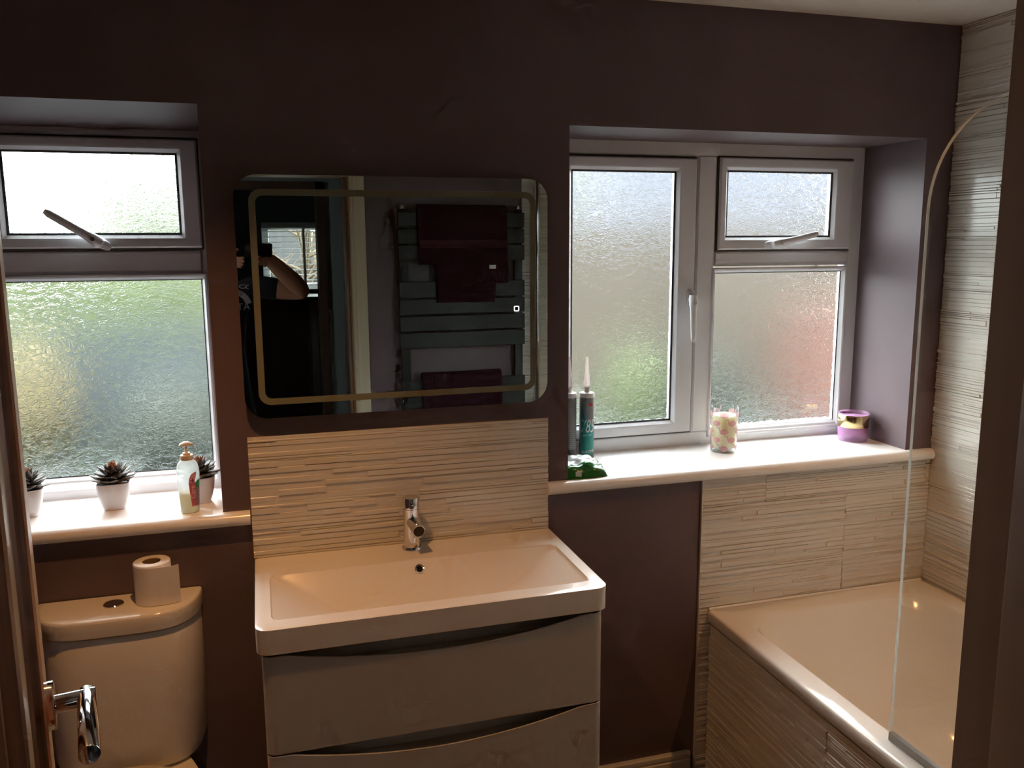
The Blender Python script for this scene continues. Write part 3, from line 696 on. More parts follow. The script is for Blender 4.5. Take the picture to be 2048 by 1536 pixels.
# packet of wipes
WP = tag(E_('wipes_packet', (.905, .078, S2), -.06), 'crumpled green and white packet of wipes on the sill corner', 'packet')
def pk(u, v):
    a = max(0, 1-abs(u)**3.2); b = max(0, 1-abs(v)**3.0)
    return .040*(a**.35)*(b**.45)*(1+.10*math.sin(9*u+4*v)+.08*math.sin(14*v-6*u))
PG = mat('green_film', (38, 112, 44), .16, bump=.5, bscale=60, bdist=.004); PWH = mat('pale_film', (196, 206, 204), .2, bump=.12, bscale=60, bdist=.004)
def packet_part(name, m, sel):
    bm = B(); n_ = 30; top = {}; HX, HY_ = .096, .082
    for i in range(n_+1):
        for j in range(n_+1):
            u, v = -1+2*i/n_, -1+2*j/n_
            top[i, j] = (u*HX, v*HY_*(1-.12*u*u), .0015+pk(u, v))
    bot = {k: (p[0], p[1], .0006) for k, p in top.items()}; cache = {}
    def vv(d, k, tag_):
        if (tag_, k) not in cache: cache[tag_, k] = bm.verts.new(d[k])
        return cache[tag_, k]
    for i in range(n_):
        for j in range(n_):
            u, v = -1+2*(i+.5)/n_, -1+2*(j+.5)/n_
            if sel(u, v):
                q = [(i, j), (i+1, j), (i+1, j+1), (i, j+1)]
                bm.faces.new([vv(top, k, 't') for k in q]); bm.faces.new([vv(bot, k, 'b') for k in q[::-1]])
    return M(name, bm, m, WP, ang=50, recalc=False)
redp = lambda u, v: u < .25 and (.14 < v < .24 or .44 < v < .54) and int((u+1)*15) % 4 != 0
vip = lambda u, v: u < .45 and .28 < v < .38 and int((u+1)*15+1) % 4 != 0
packet_part('green_film', PG, lambda u, v: v < -.15 and not (v > -.55 and -.05+.3*v < u < .75) or u > .80 and v < .5)
packet_part('pale_film', PWH, lambda u, v: not redp(u, v) and not vip(u, v) and not (v < -.15 and not (v > -.55 and -.05+.3*v < u < .75) or u > .80 and v < .5))
packet_part('red_print', mat('red_film_ink', (196, 84, 74), .3), lambda u, v: redp(u, v))
packet_part('violet_print', mat('violet_film_ink', (92, 74, 132), .3), lambda u, v: vip(u, v))
bm = B(); box(bm, -.006, .012, -.0800, -.0785, .004, .022); M('care_tag', bm, PWH, WP, False)

# candle in a printed tumbler
CA = tag(E_('printed_candle', (1.474, .172, S2)), 'cream candle in a clear glass printed with pink birds', 'candle')
CA.scale = (1.08, 1.08, 1.08)
TUMB = thin_glass('tumbler_glass', (.95, .98, .97), .02, 1.45)
bm = B(); loft(bm, [[(r*math.cos(2*PI*k/40), r*math.sin(2*PI*k/40), z) for k in range(40)] for r, z in ((.001, .0), (.037, .0), (.0382, .004), (.0400, .110), (.0402, .1365), (.0392, .1375), (.0384, .1365), (.0380, .110), (.0362, .013), (.001, .0115))], True, False, False); M('glass', bm, TUMB, CA, ang=50)
bm = B(); lathe(bm, [(.0354, .0135), (.0374, .105), (.0372, .1125), (.034, .1118), (.002, .1112)], 40); M('wax', bm, mat('cream_wax', (244, 230, 196), .45, Subsurface_Weight=.7, Subsurface_Scale=.04), CA, ang=50)
bm = B(); tube(bm, [(0, 0, .111), (.0005, 0, .122)], .0009, 8); M('wick', bm, WHITEP, CA)
FP = thin_glass('pink_print', (1, .92, .94), .3, 1.4, .5, (255, 218, 228)); FP2 = thin_glass('coral_print', (1, .9, .91), .3, 1.4, .5, (253, 206, 212))
wrapc = lambda u, z, off: ((.0384+.0018*z/.11+off)*math.sin(u), -(.0384+.0018*z/.11+off)*math.cos(u), z)
for row in range(5):
    for k in range(5):
        u0 = k*PI/2.5+(row % 2)*PI/5-.52; z0 = .014+row*.0255
        ol = [(z0-.0085, u0-.05, u0+.10), (z0-.005, u0-.28, u0+.24), (z0, u0-.34, u0+.34), (z0+.005, u0-.26, u0+.28), (z0+.009, u0-.06, u0+.14)]
        bd = patch('bird_print', CA, FP if k % 2 else FP2, ol, wrapc, .0003, 6)
        patch('bird_leg', bd, FP2, [(z0-.017, u0+.01, u0+.035), (z0-.0075, u0+.01, u0+.035)], wrapc, .0003, 2)
        patch('bird_neck', bd, FP, [(z0+.002, u0-.34, u0-.27), (z0+.012, u0-.40, u0-.34), (z0+.0145, u0-.46, u0-.34)], wrapc, .0003, 3)
        patch('bird_beak', bd, BLACK, [(z0+.0105, u0-.49, u0-.47), (z0+.0140, u0-.50, u0-.455)], wrapc, .0003, 2)

# candle in a purple jar with gold band
JA = tag(E_('jar_candle', (1.975, .176, S2)), 'purple glass jar candle with a gold band in the sill corner', 'candle')
JA.scale = (1.08, 1.08, 1.1)
PUR = thin_glass('purple_glass', (.97, .88, .96), .05, 1.45, .4, (230, 190, 226))
bm = B(); loft(bm, [[(r*math.cos(2*PI*k/44), r*math.sin(2*PI*k/44), z) for k in range(44)] for r, z in ((.001, 0), (.0425, 0), (.0445, .003), (.0455, .044), (.0460, .0860), (.0452, .0875), (.0440, .086), (.0432, .02), (.001, .018))], True, False, False); M('jar', bm, PUR, JA, ang=50)
bm = B(); loft(bm, [[(r*math.cos(2*PI*k/44), r*math.sin(2*PI*k/44), z) for k in range(44)] for r, z in ((.0457, .044), (.0463, .0445), (.0467, .082), (.0460, .0826))], True, False, False); M('gold_band', bm, mat('gold_foil', (222, 200, 150), .16, 1.0), JA, ang=50)
bm = B(); lathe(bm, [(.0428, .019), (.0436, .0745), (.041, .0755), (.002, .0755)], 44); M('wax', bm, mat('lilac_wax', (214, 170, 212), .4, Subsurface_Weight=.6, Subsurface_Scale=.03), JA, ang=50)
bm = B(); tube(bm, [(0, 0, .075), (.0005, 0, .084)], .0009, 8); M('wick', bm, WHITEP, JA)

# ================================================================== BATH
BA = tag(E_('bath', (0, 0, 0)), 'white acrylic bath along the tiled wall', 'bath')
X0, X1, Y0, Y1, ZR = 1.329, 2.131, -1.785, -.010, .558
def rl(x0, x1, y0, y1, r, z): return [(u, v, z) for u, v in rrect(x0, x1, y0, y1, r, 7)]
bm = B()
loft(bm, [rl(X0+.004, X1, Y0, Y1, .006, .519), rl(X0, X1, Y0, Y1, .008, .523), rl(X0, X1, Y0, Y1, .010, .550), rl(X0+.003, X1-.001, Y0+.001, Y1-.001, .010, .5555), rl(X0+.009, X1-.002, Y0+.002, Y1-.002, .010, .558),
          rl(X0+.062, X1-.058, Y0+.07, Y1-.062, .10, .558), rl(X0+.070, X1-.064, Y0+.08, Y1-.070, .11, .5555), rl(X0+.078, X1-.070, Y0+.09, Y1-.080, .12, .548),
          rl(X0+.092, X1-.084, Y0+.11, Y1-.125, .13, .47), rl(X0+.105, X1-.098, Y0+.13, Y1-.20, .14, .36), rl(X0+.120, X1-.112, Y0+.15, Y1-.29, .15, .26), rl(X0+.145, X1-.135, Y0+.18, Y1-.35, .15, .205), rl(X0+.20, X1-.19, Y0+.24, Y1-.42, .12, .185), rl(X0+.3, X1-.3, Y0+.5, Y1-.7, .08, .18)], True, False, True)
M('tub', bm, ACRYL, BA, ang=60)
bm = B(); lathe(bm, [(.034, .181), (.034, .185), (.026, .187), (.002, .187)], 28, (1.73, -1.25)); M('bath_waste', bm, CHROME, BA)
BP = E_('bath_panel', (1.345, 0, 0), label='ridged tile panel on the side of the bath'); BP.parent = BA
bm = B(); box(bm, 0, .016, -1.785, -.012, 0, .514); M('board', bm, GROUT, BP, False)
for r, (a, b) in enumerate(((.002, .190), (.190, .5125))):
    tile_row(BP, lambda s, z: ((0, -s, z), -PI/2), a, b, .012, 1.785, .588 if r else .3, r+1)
bm = B(); tube(bm, [(2.130, -.0105, .560), (1.334, -.0105, .560)], .004, 8); M('sealant_bead', bm, SILLM, BA)

# bath screen
SX = 1.377
SC = tag(E_('bath_screen', (SX, 0, .5625)), 'clear glass bath screen with a rounded top corner', 'bath screen')
cr_ = [(-.957+.2*math.cos(a), 1.745+.2*math.sin(a)) for a in [PI/2*k/14 for k in range(15)]]
ol = [(-.757, .575)]+cr_+[(-1.780, 1.945), (-1.780, .575)]
bm = B(); prism(bm, ol, lambda u, v, d: (d, u, v-.5625), -.003, .003)
M('glass_panel', bm, CLEAR, SC, False)
EDGE = thin_glass('glass_edge', (.97, .98, .96), .1, 1.45, .6, (236, 234, 226))  # pale body colour stands in for window light piped to the edge
pth = [(-.757, .575), (-.757, 1.2)]+cr_+[(-1.4, 1.945), (-1.780, 1.945)]
bm = B(); lp = []
for i, (u, v) in enumerate(pth):
    pu, pv = pth[max(0, i-1)]; nu, nv = pth[min(len(pth)-1, i+1)]; du, dv = nu-pu, nv-pv; L_ = math.hypot(du, dv); ou, ov_ = dv/L_, -du/L_
    lp.append([(-.003, u, v-.5625), (.003, u, v-.5625), (.003, u+ou*.0018, v+ov_*.0018-.5625), (-.003, u+ou*.0018, v+ov_*.0018-.5625)])
loft(bm, lp); M('polished_edge', bm, EDGE, SC, False)
bm = B(); box(bm, -.006, .006, -1.78, -.757, -.003, .016); box(bm, .006, .014, -1.78, -.757, -.004, .002); M('bottom_seal', bm, mat('clear_seal', (196, 198, 196), .2, Transmission_Weight=.4), SC, False)
M('wall_profile', rbox(-.012, .012, -1.790, -1.762, .012, 1.40, .004), CHROME, SC)
bm = B(); tube(bm, [(0, -1.755, .012), (0, -1.755, 1.412)], .010, 16); M('pivot_tube', bm, CHROME, SC)

# ================================================================== SEEN IN THE MIRROR: radiator and towels on the door wall
RA = tag(E_('towel_radiator', (.995, YF, 0)), 'dark grey flat-panel towel radiator on the door wall', 'radiator')
for s in (-1, 1):
    bm = B(); box(bm, s*.275-.020, s*.275+.020, .050, .075, .60, 1.842); M('upright', bev(bm, .003), ANTH, RA)
    bm = B(); tube(bm, [(s*.275, .062, 1.842), (s*.275, .062, 1.856)], .010, 14); M('vent_cap', bm, CHROME, RA)
    for z in (.72, 1.72):
        bm = B(); tube(bm, [(s*.275, .002, z), (s*.275, .050, z)], .011, 12); M('bracket', bm, ANTH, RA)
RADZ = [(1.757, 1.826), (1.684, 1.751), (1.606, 1.677), (1.438, 1.512), (1.360, 1.431), (1.283, 1.353), (1.204, 1.276), (.984, 1.053), (.908, .977), (.832, .901), (.66, .73)]
pf_ = {}
for a, b in RADZ:
    bm = B(); box(bm, -.302, .302, .075, .087, a, b); M('slat', bev(bm, .0025, 2), ANTH, RA, ang=15)

def drape(name, parent, x0, x1, ztop, zf, zb, yr, m, thick=.007, seed=1, wave=.003, nx=26):
    """cloth folded over a rail slat: down the front to zf and down the back to zb"""
    rnd = random.Random(seed); ph = [rnd.random()*6 for _ in range(4)]
    y0, y1 = .071, .091
    path = [(y0-.004, zb), (y0-.004, ztop-.012), (y0+.001, ztop-.002), ((y0+y1)/2, ztop+.003), (y1, ztop-.002), (y1+.005, ztop-.014)]
    nz = 9
    path += [(y1+.006+yr*((k/nz)**.8), ztop-.014-(ztop-.014-zf)*k/nz) for k in range(1, nz+1)]
    bm = B(); loops = []
    for i in range(nx+1):
        u = i/nx; x = x0+(x1-x0)*u; o = []; inn = []
        for k, (yy, zz) in enumerate(path):
            f = k/len(path); dy = wave*f*(math.sin(9*u+ph[0])+.6*math.sin(17*u+ph[1])); dz = .004*math.sin(5*u+ph[2])*f
            if k < 4: dy = 0
            pk_, nk = path[max(0, k-1)], path[min(len(path)-1, k+1)]
            ty, tz = nk[0]-pk_[0], nk[1]-pk_[1]; L_ = math.hypot(ty, tz) or 1
            ny, nz_ = -tz/L_, ty/L_
            o.append((x, yy+dy-ny*0, zz+dz)); inn.append((x, yy+dy+ny*thick, zz+dz+nz_*thick))
        loops.append(o+inn[::-1])
    loft(bm, loops); return M(name, bm, m, parent, ang=60)
TA = tag(E_('bath_towel', (.995, YF, 0)), 'plum towel folded over the top slats of the radiator', 'towel')
drape('towel_fold', TA, -.212, .208, 1.846, 1.588, 1.66, .012, TOWEL, .011, 2)
drape('towel_border', TA, -.209, .2055, 1.847, 1.690, 1.8, .018, TOWELB, .012, 2, .002) if False else None
bm = B(); lp = []
for k in range(13):
    u = k/12; lp.append([(-.207+.41*u, .1205+.002*math.sin(8*u), 1.700), (-.207+.41*u, .1225+.002*math.sin(8*u), 1.697), (-.207+.41*u, .124+.002*math.sin(8*u), 1.668), (-.207+.41*u, .1205+.002*math.sin(8*u), 1.664)])
loft(bm, lp); M('woven_band', bm, TOWELB, TA, ang=50)
bm = B(); lp = []
for z, a, b, yy in ((1.62, -.14, .150, .100), (1.55, -.13, .148, .104), (1.48, -.125, .150, .106), (1.415, -.13, .145, .104)):
    lp.append([(a, yy, z), (b, yy+.002, z), (b, yy+.010, z-.002), (a, yy+.008, z)])
loft(bm, lp); M('inner_fold', bm, TOWEL, TA, ang=60)
bm = B(); lp = []
for z, a, b, yy in ((1.62, .14, .212, .098), (1.55, .146, .218, .100), (1.50, .150, .215, .098)):
    lp.append([(a, yy, z), (b, yy-.006, z), (b, yy+.002, z), (a, yy+.009, z)])
loft(bm, lp); M('side_fold', bm, TOWEL, TA, ang=60)
bm = B(); box(bm, .118, .150, .118, .1195, 1.567, 1.588); M('care_label', bm, WHITEP, TA, False)
TB = tag(E_('hand_towel', (.995, YF, 0)), 'plum hand towel over the lower slat of the radiator', 'towel')
drape('towel_fold', TB, -.205, .178, 1.076, .80, .86, .010, TOWEL, .010, 6)
bm = B(); lp = []
for z in (1.07, .98, .88, .80): lp.append([(-.150, .109, z), (-.144, .109, z), (-.144, .114, z), (-.150, .114, z)])
loft(bm, lp); M('fold_edge', bm, TOWELB, TB, ang=60)

# ================================================================== CEILING LIGHTS
def downlight(x, yv, power, label):
    t = E_('ceiling_light', (x, yv, ZC), label=label, cat='ceiling light')
    bm = B(); loft(bm, [[(r*math.cos(2*PI*k/32), r*math.sin(2*PI*k/32), z) for k in range(32)] for r, z in ((.045, 0), (.044, -.005), (.034, -.006), (.031, -.002), (.030, 0))], True, False, False); M('bezel', bm, CHROME, t)
    bm = B(); lathe(bm, [(.029, -.0005), (.028, -.0015), (.002, -.002)], 24); M('lamp_face', bm, emit('lamp_glow', (255, 214, 150), 12.0), t)
    ld = bpy.data.lights.new('downlight', 'SPOT'); ld.energy = power; ld.color = WARM; ld.spot_size = math.radians(100); ld.spot_blend = 1.0; ld.shadow_soft_size = .022
    lo = bpy.data.objects.new('downlight', ld); COL.objects.link(lo); lo.parent = t; lo.location = (0, 0, -.03)
downlight(-.04, -.62, LAMP_W, 'chrome ceiling downlight above the toilet')
downlight(1.74, -.75, LAMP_W*.8, 'chrome ceiling downlight above the bath')

# ================================================================== LANDING AND FAR ROOM (seen only in the mirror)
YL, YW = -3.10, -5.30
HX0, HX1 = -.36, .455
bm = B(); box(bm, -1.6, HX0, YL-.1, YL, 0, 2.33); box(bm, HX1, 2.3, YL-.1, YL, 0, 2.33); box(bm, HX0, HX1, YL-.1, YL, 2.0, 2.33)
tag(M('wall_landing', bm, GREYP, smooth=False), kind='structure')
bm = B(); box(bm, -1.6, -1.5, YL, YB, 0, 2.33); tag(M('wall_landing_left', bm, GREYP, smooth=False), kind='structure')
bm = B(); box(bm, 2.2, 2.3, YL, YB, 0, 2.33); tag(M('wall_landing_right', bm, GREYP, smooth=False), kind='structure')
bm = B(); box(bm, -1.7, 2.4, YW-.3, YB, 2.33, 2.39); tag(M('ceiling_landing', bm, CEILM, smooth=False), kind='structure')
T2 = tag(E_('trim_2'), kind='structure', label='dark wood frame of the far room doorway')
for a, b in ((HX1-.001, HX1+.05), (HX0-.05, HX0+.001)):
    bm = B(); box(bm, a, b, YL-.12, YL+.018, 0, 2.05); M('jamb', bm, DARKW, T2)
bm = B(); box(bm, HX0-.05, HX1+.05, YL-.12, YL+.018, 2.0, 2.05); M('head', bm, DARKW, T2)
FX0, FX1, FZ0, FZ1 = .19, 2.1, 1.30, 1.870  # right part is unseen, widened to let more daylight into the landing
bm = B(); box(bm, -1.6, FX0, YW-.25, YW, 0, 2.33); box(bm, FX1, 2.3, YW-.25, YW, 0, 2.33); box(bm, FX0, FX1, YW-.25, YW, 0, FZ0); box(bm, FX0, FX1, YW-.25, YW, FZ1, 2.33)
tag(M('wall_far', bm, TEAL, smooth=False), kind='structure')
bm = B(); box(bm, -1.7, -1.6, YW-.25, YL, 0, 2.33); tag(M('wall_far_left', bm, TEAL, smooth=False), kind='structure')
bm = B(); box(bm, 2.3, 2.4, YW-.25, YL, 0, 2.33); tag(M('wall_far_right', bm, TEAL, smooth=False), kind='structure')
N3 = tag(E_('window_3'), 'far room window behind a white slatted blind, seen in the mirror', None, None, 'structure')
bm = B(); ringframe(bm, (FX0, FX1, FZ0, FZ1), [(0, YW-.12), (.055, YW-.12), (.06, YW-.13), (.06, YW-.17), (0, YW-.17)]); M('window_frame', bm, UPVC, N3)
bm = B(); box(bm, .68, .72, YW-.17, YW-.12, FZ0+.05, FZ1-.05); M('mullion', bm, UPVC, N3)
bm = B(); box(bm, FX0+.055, FX1-.055, YW-.148, YW-.143, FZ0+.055, FZ1-.055); M('pane', bm, CLEAR, N3, False)
BL = tag(E_('venetian_blind', (FX0, YW-.06, FZ1)), 'white slatted blind hanging in the far room window', 'blind')
M('head_rail', rbox(.004, FX1-FX0-.004, -.02, .03, -.045, -.003), UPVC, BL)
sl = rbox(.006, FX1-FX0-.006, -.024, .024, -.0013, .0013, .0005)
me = None
for k in range(11):
    if me is None: o = M('slat', sl, UPVC, BL); me = o.data
    else: o = O('slat', me, BL)
    o.location = (0, .003, -.075-.045*k); o.rotation_euler = (math.radians(8), 0, 0)
for x_ in (.33, .95, 1.55):
    M('ladder_tape', rbox(x_, x_+.022, .026, .0272, -.56, -.04, .0003), UPVC, BL)
M('bottom_rail', rbox(.006, FX1-FX0-.006, -.02, .025, -.568, -.556), UPVC, BL)
CB = tag(E_('dark_cabinet', (.5, YW+.35, 0)), 'dark low cabinet below the far room window', 'cabinet')
M('carcass', rbox(-.75, .75, -.25, .2, .06, 1.28, .006), DARKW, CB)
for s in (-1, 1): M('door', rbox(s*.375-.365, s*.375+.365, .2, .218, .08, 1.26, .004), DARKW, CB)
M('plinth', rbox(-.72, .72, -.23, .17, 0, .06, .003), BLACK, CB)

# ================================================================== THE PERSON WITH THE PHONE
def skin_mesh(name, chains, m, parent, root=0, sub=2):
    """chains: list of [(index|coord, radius)...]; shared joints by name"""
    bm = B(); lay = bm.verts.layers.skin.verify(); J = {}
    def vert(k, p, r):
        if k in J: return J[k]
        v = bm.verts.new(p); r = r if isinstance(r, tuple) else (r, r)
        v[lay].radius = r; v[lay].use_root = not J; J[k] = v; return v
    for ch in chains:
        prev = None
        for k, p, r in ch:
            v = vert(k, p, r)
            if prev is not None and bm.edges.get((prev, v)) is None: bm.edges.new((prev, v))
            prev = v
    me = bpy.data.meshes.new(name); bm.to_mesh(me); bm.free()
    o = O(name, me, parent); me.materials.append(m)
    md = o.modifiers.new('Skin', 'SKIN'); md.use_smooth_shade = True; md.branch_smoothing = .4
    if sub: s = o.modifiers.new('Subdivision', 'SUBSURF'); s.levels = sub; s.render_levels = sub
    return o
PX, PY = -.125, -2.52
PS = tag(E_('person', (PX, PY, 0)), 'person in a dark printed t-shirt holding up a phone, seen in the mirror', 'person')
L_ = lambda x, yv, z: (x-PX, yv-PY, z)     # world to person space
sR, eR, wR = L_(.055, -2.50, 1.475), L_(.325, -2.455, 1.435), L_(.135, -2.315, 1.625)
sL, eL, wL = L_(-.305, -2.50, 1.475), L_(-.36, -2.40, 1.24), L_(-.085, -2.30, 1.575)
pR, pL = L_(.105, -2.285, 1.655), L_(-.035, -2.285, 1.615)
def fingers(tagp, palm, palmv, tips):
    out = []
    for i, (base, mid, tip) in enumerate(tips):
        out.append([(palm, palmv, .02), (f'{tagp}{i}a', L_(*base), .0095), (f'{tagp}{i}b', L_(*mid), .0088), (f'{tagp}{i}c', L_(*tip), .0075)])
    return out
fR = fingers('fr', 'pR', pR, [((.100, -2.262, 1.632), (.088, -2.247, 1.612), (.070, -2.245, 1.612)), ((.106, -2.268, 1.622), (.098, -2.250, 1.600), (.082, -2.246, 1.598)), ((.116, -2.272, 1.612), (.112, -2.254, 1.590), (.098, -2.248, 1.586)), ((.128, -2.276, 1.606), (.128, -2.260, 1.584), (.116, -2.252, 1.578)), ((.088, -2.288, 1.672), (.072, -2.277, 1.684), (.056, -2.268, 1.690))])
fL = fingers('fl', 'pL', pL, [((-.012, -2.272, 1.620), (.010, -2.256, 1.618), (.028, -2.248, 1.622)), ((-.010, -2.274, 1.608), (.012, -2.258, 1.604), (.030, -2.250, 1.606)), ((-.012, -2.278, 1.597), (.008, -2.262, 1.591), (.024, -2.253, 1.590)), ((-.016, -2.282, 1.588), (.002, -2.268, 1.580), (.016, -2.258, 1.577)), ((-.028, -2.285, 1.642), (-.012, -2.276, 1.656), (.004, -2.268, 1.664))])
chains = [
 [('hip', L_(PX, PY, .97), (.125, .085)), ('waist', L_(PX, PY+.005, 1.12), (.118, .085)), ('chest', L_(PX, PY, 1.34), (.155, .11)), ('neckb', L_(PX, PY-.005, 1.49), (.075, .07)), ('neck', L_(PX, PY+.012, 1.565), (.055, .055)), ('jaw', L_(PX, PY+.035, 1.64), (.062, .075)), ('skull', L_(PX, PY+.02, 1.745), (.076, .092)), ('crown', L_(PX, PY+.012, 1.82), (.055, .068))],
 [('chest', 0, 0), ('sR', sR, .062), ('uR', tuple((Vector(sR)+Vector(eR))/2), .057), ('eR', eR, .048), ('mR', tuple(Vector(eR).lerp(Vector(wR), .35)), .052), ('wR', wR, (.036, .034)), ('pR', pR, (.036, .020))],
 [('chest', 0, 0), ('sL', sL, .058), ('uL', tuple((Vector(sL)+Vector(eL))/2), .050), ('eL', eL, .041), ('mL', tuple(Vector(eL).lerp(Vector(wL), .35)), .043), ('wL', wL, (.030, .026)), ('pL', pL, (.036, .020))],
 [('hip', 0, 0), ('tR', L_(PX+.10, PY, .86), .088), ('kR', L_(PX+.115, PY+.02, .50), .058), ('cR', L_(PX+.118, PY-.005, .36), .056), ('aR', L_(PX+.12, PY-.01, .09), .038), ('toR', L_(PX+.14, PY+.15, .035), .034)],
 [('hip', 0, 0), ('tL', L_(PX-.10, PY, .86), .088), ('kL', L_(PX-.115, PY+.02, .50), .058), ('cL', L_(PX-.118, PY-.005, .36), .056), ('aL', L_(PX-.12, PY-.01, .09), .038), ('toL', L_(PX-.14, PY+.15, .035), .034)],
]+fR+fL
skin_mesh('body', chains, SKIN, PS)
V = Vector
sh = [
 [('hem', L_(PX, PY, .80), (.172, .125)), ('hip', L_(PX, PY, .93), (.170, .124)), ('waist', L_(PX, PY+.005, 1.12), (.156, .118)), ('chest', L_(PX, PY, 1.34), (.172, .125)), ('neckb', L_(PX, PY-.005, 1.475), (.098, .085)), ('col', L_(PX, PY, 1.51), (.066, .066))],
 [('chest', 0, 0), ('sR', sR, .068), ('uR', tuple(V(sR).lerp(V(eR), .62)), .062)],
 [('chest', 0, 0), ('sL', sL, .068), ('uL', tuple(V(sL).lerp(V(eL), .62)), .062)]]
tee = skin_mesh('t_shirt', sh, SHIRT, PS)
tr = [[('band', L_(PX, PY, 1.06), (.142, .104)), ('hip', L_(PX, PY, .93), (.152, .110)), ('tR', L_(PX+.10, PY, .82), .098), ('kR', L_(PX+.115, PY+.02, .50), .070), ('cR', L_(PX+.118, PY-.005, .36), .066), ('aR', L_(PX+.12, PY-.01, .10), .055)],
      [('hip', 0, 0), ('tL', L_(PX-.10, PY, .82), .098), ('kL', L_(PX-.115, PY+.02, .50), .070), ('cL', L_(PX-.118, PY-.005, .36), .066), ('aL', L_(PX-.12, PY-.01, .10), .055)]]
skin_mesh('trousers', tr, JEANS, PS)
# hair, eyes, nose, mouth, ears
hc = V(L_(PX, PY+.012, 1.752))
bm = B(); bmesh.ops.create_uvsphere(bm, u_segments=28, v_segments=18, radius=1)
dl = [v for v in bm.verts if v.co.z < -.15 or (v.co.y > .45 and v.co.z < .42)]
bmesh.ops.delete(bm, geom=dl, context='VERTS'); xform(bm, lambda X, Y, Z: (hc.x+.084*X, hc.y+.102*Y, hc.z+.108*Z)); M('hair', bm, HAIR, PS, ang=80)
for s in (-1, 1):
    bm = B(); bmesh.ops.create_uvsphere(bm, u_segments=14, v_segments=10, radius=1); xform(bm, lambda X, Y, Z: (s*.031+.0125*X, .104+.009*Y, 1.735+.0085*Z)); ey = M('eye', bm, WHITEP, PS)
    bm = B(); bmesh.ops.create_uvsphere(bm, u_segments=12, v_segments=8, radius=1); xform(bm, lambda X, Y, Z: (s*.031+.0055*X, .1115+.003*Y, 1.735+.0055*Z)); M('iris', bm, BLACK, ey)
    bm = B(); bmesh.ops.create_uvsphere(bm, u_segments=14, v_segments=10, radius=1); xform(bm, lambda X, Y, Z: (s*.080+.010*X, .012+.018*Y, 1.725+.030*Z)); M('ear', bm, SKIN, PS)
bm = B(); loft(bm, [[(.004*math.cos(a)*k, .108+d+.002*math.sin(a), z) for a in [2*PI*q/10 for q in range(10)]] for z, d, k in ((1.738, 0, 1), (1.715, .006, 1.8), (1.698, .014, 3.2), (1.690, .008, 3.0))]); M('nose', bm, SKIN, PS, ang=70)
bm = B(); tube(bm, [(-.024, .104, 1.655), (0, .113, 1.657), (.024, .104, 1.655)], [.003, .006, .003], 8); M('mouth', bm, mat('lip', (150, 84, 76), .5), PS)
# print on the shirt chest: scroll, arched banner, letters
def chest(x, z, off=.004):
    px = x-PX; yy = .120*math.sqrt(max(.05, 1-(px/.20)**2)); return (px, yy+.012+off, z)
bm = B(); N_ = 16; rows = []
for k in range(N_+1):
    a = math.radians(150-140*k/N_); rows.append([bm.verts.new(chest(-.06+r*math.cos(a), 1.372+r*.85*math.sin(a), .012)) for r in (.085, .115)])
for p, q in zip(rows, rows[1:]): bm.faces.new((p[0], p[1], q[1], q[0]))
pr_ = M('chest_print', bm, WHITEP, tee)
bm = text_bm('ESTAB', .022); xform(bm, lambda X, Y, Z: chest(-.06-(.100+Y)*math.sin((X-.045)/.10), 1.372+(.100+Y)*.85*math.cos((X-.045)/.10), .0145)); M('lettering', bm, SHIRT, pr_, False)
bm = text_bm('AT', .05); xform(bm, lambda X, Y, Z: chest(.012-X, 1.372+Y, .022)); M('lettering', bm, WHITEP, pr_, False)
for k, (cx_, cz_) in enumerate(((.015, 1.475), (.045, 1.472))):
    bm = B(); tube(bm, [chest(cx_+.017*math.cos(a), cz_+.009*math.sin(a), .006) for a in [2*PI*q/14 for q in range(15)]], .0022, 6); M('scroll', bm, WHITEP, pr_)

# phone
pc = CAM + RGT*.057 - UPV*.0225 - FWD*.0085
PH = tag(E_('phone', (0, 0, 0)), 'black phone held up in the hand, seen in the mirror', 'phone')
PH.matrix_world = Matrix(((RGT.x, UPV.x, FWD.x, pc.x), (RGT.y, UPV.y, FWD.y, pc.y), (RGT.z, UPV.z, FWD.z, pc.z), (0, 0, 0, 1)))
bm = B(); pl = rrect(-.069, .069, -.0335, .0335, .009, 5)
loft(bm, [[(u*.985, v*.97, z) for u, v in pl] if s else [(u, v, z) for u, v in pl] for z, s in ((-.0036, 1), (-.0028, 0), (.0028, 0), (.0036, 1))]); M('case', bm, BLACK, PH, ang=50)
bm = B(); box(bm, -.058, .058, -.0295, .0295, -.0039, -.0036); M('screen', bm, mat('screen_glass', (8, 8, 10), .08), PH, False)
bm = B(); disc_ring(bm, V((-.057, .0225, .0036)), V((0, 0, 1)), [(.0058, 0), (.0058, .001), (.0042, .0012), (.0001, .0004)], 20); M('lens', bm, mat('lens_glass', (20, 22, 30), .05), PH)

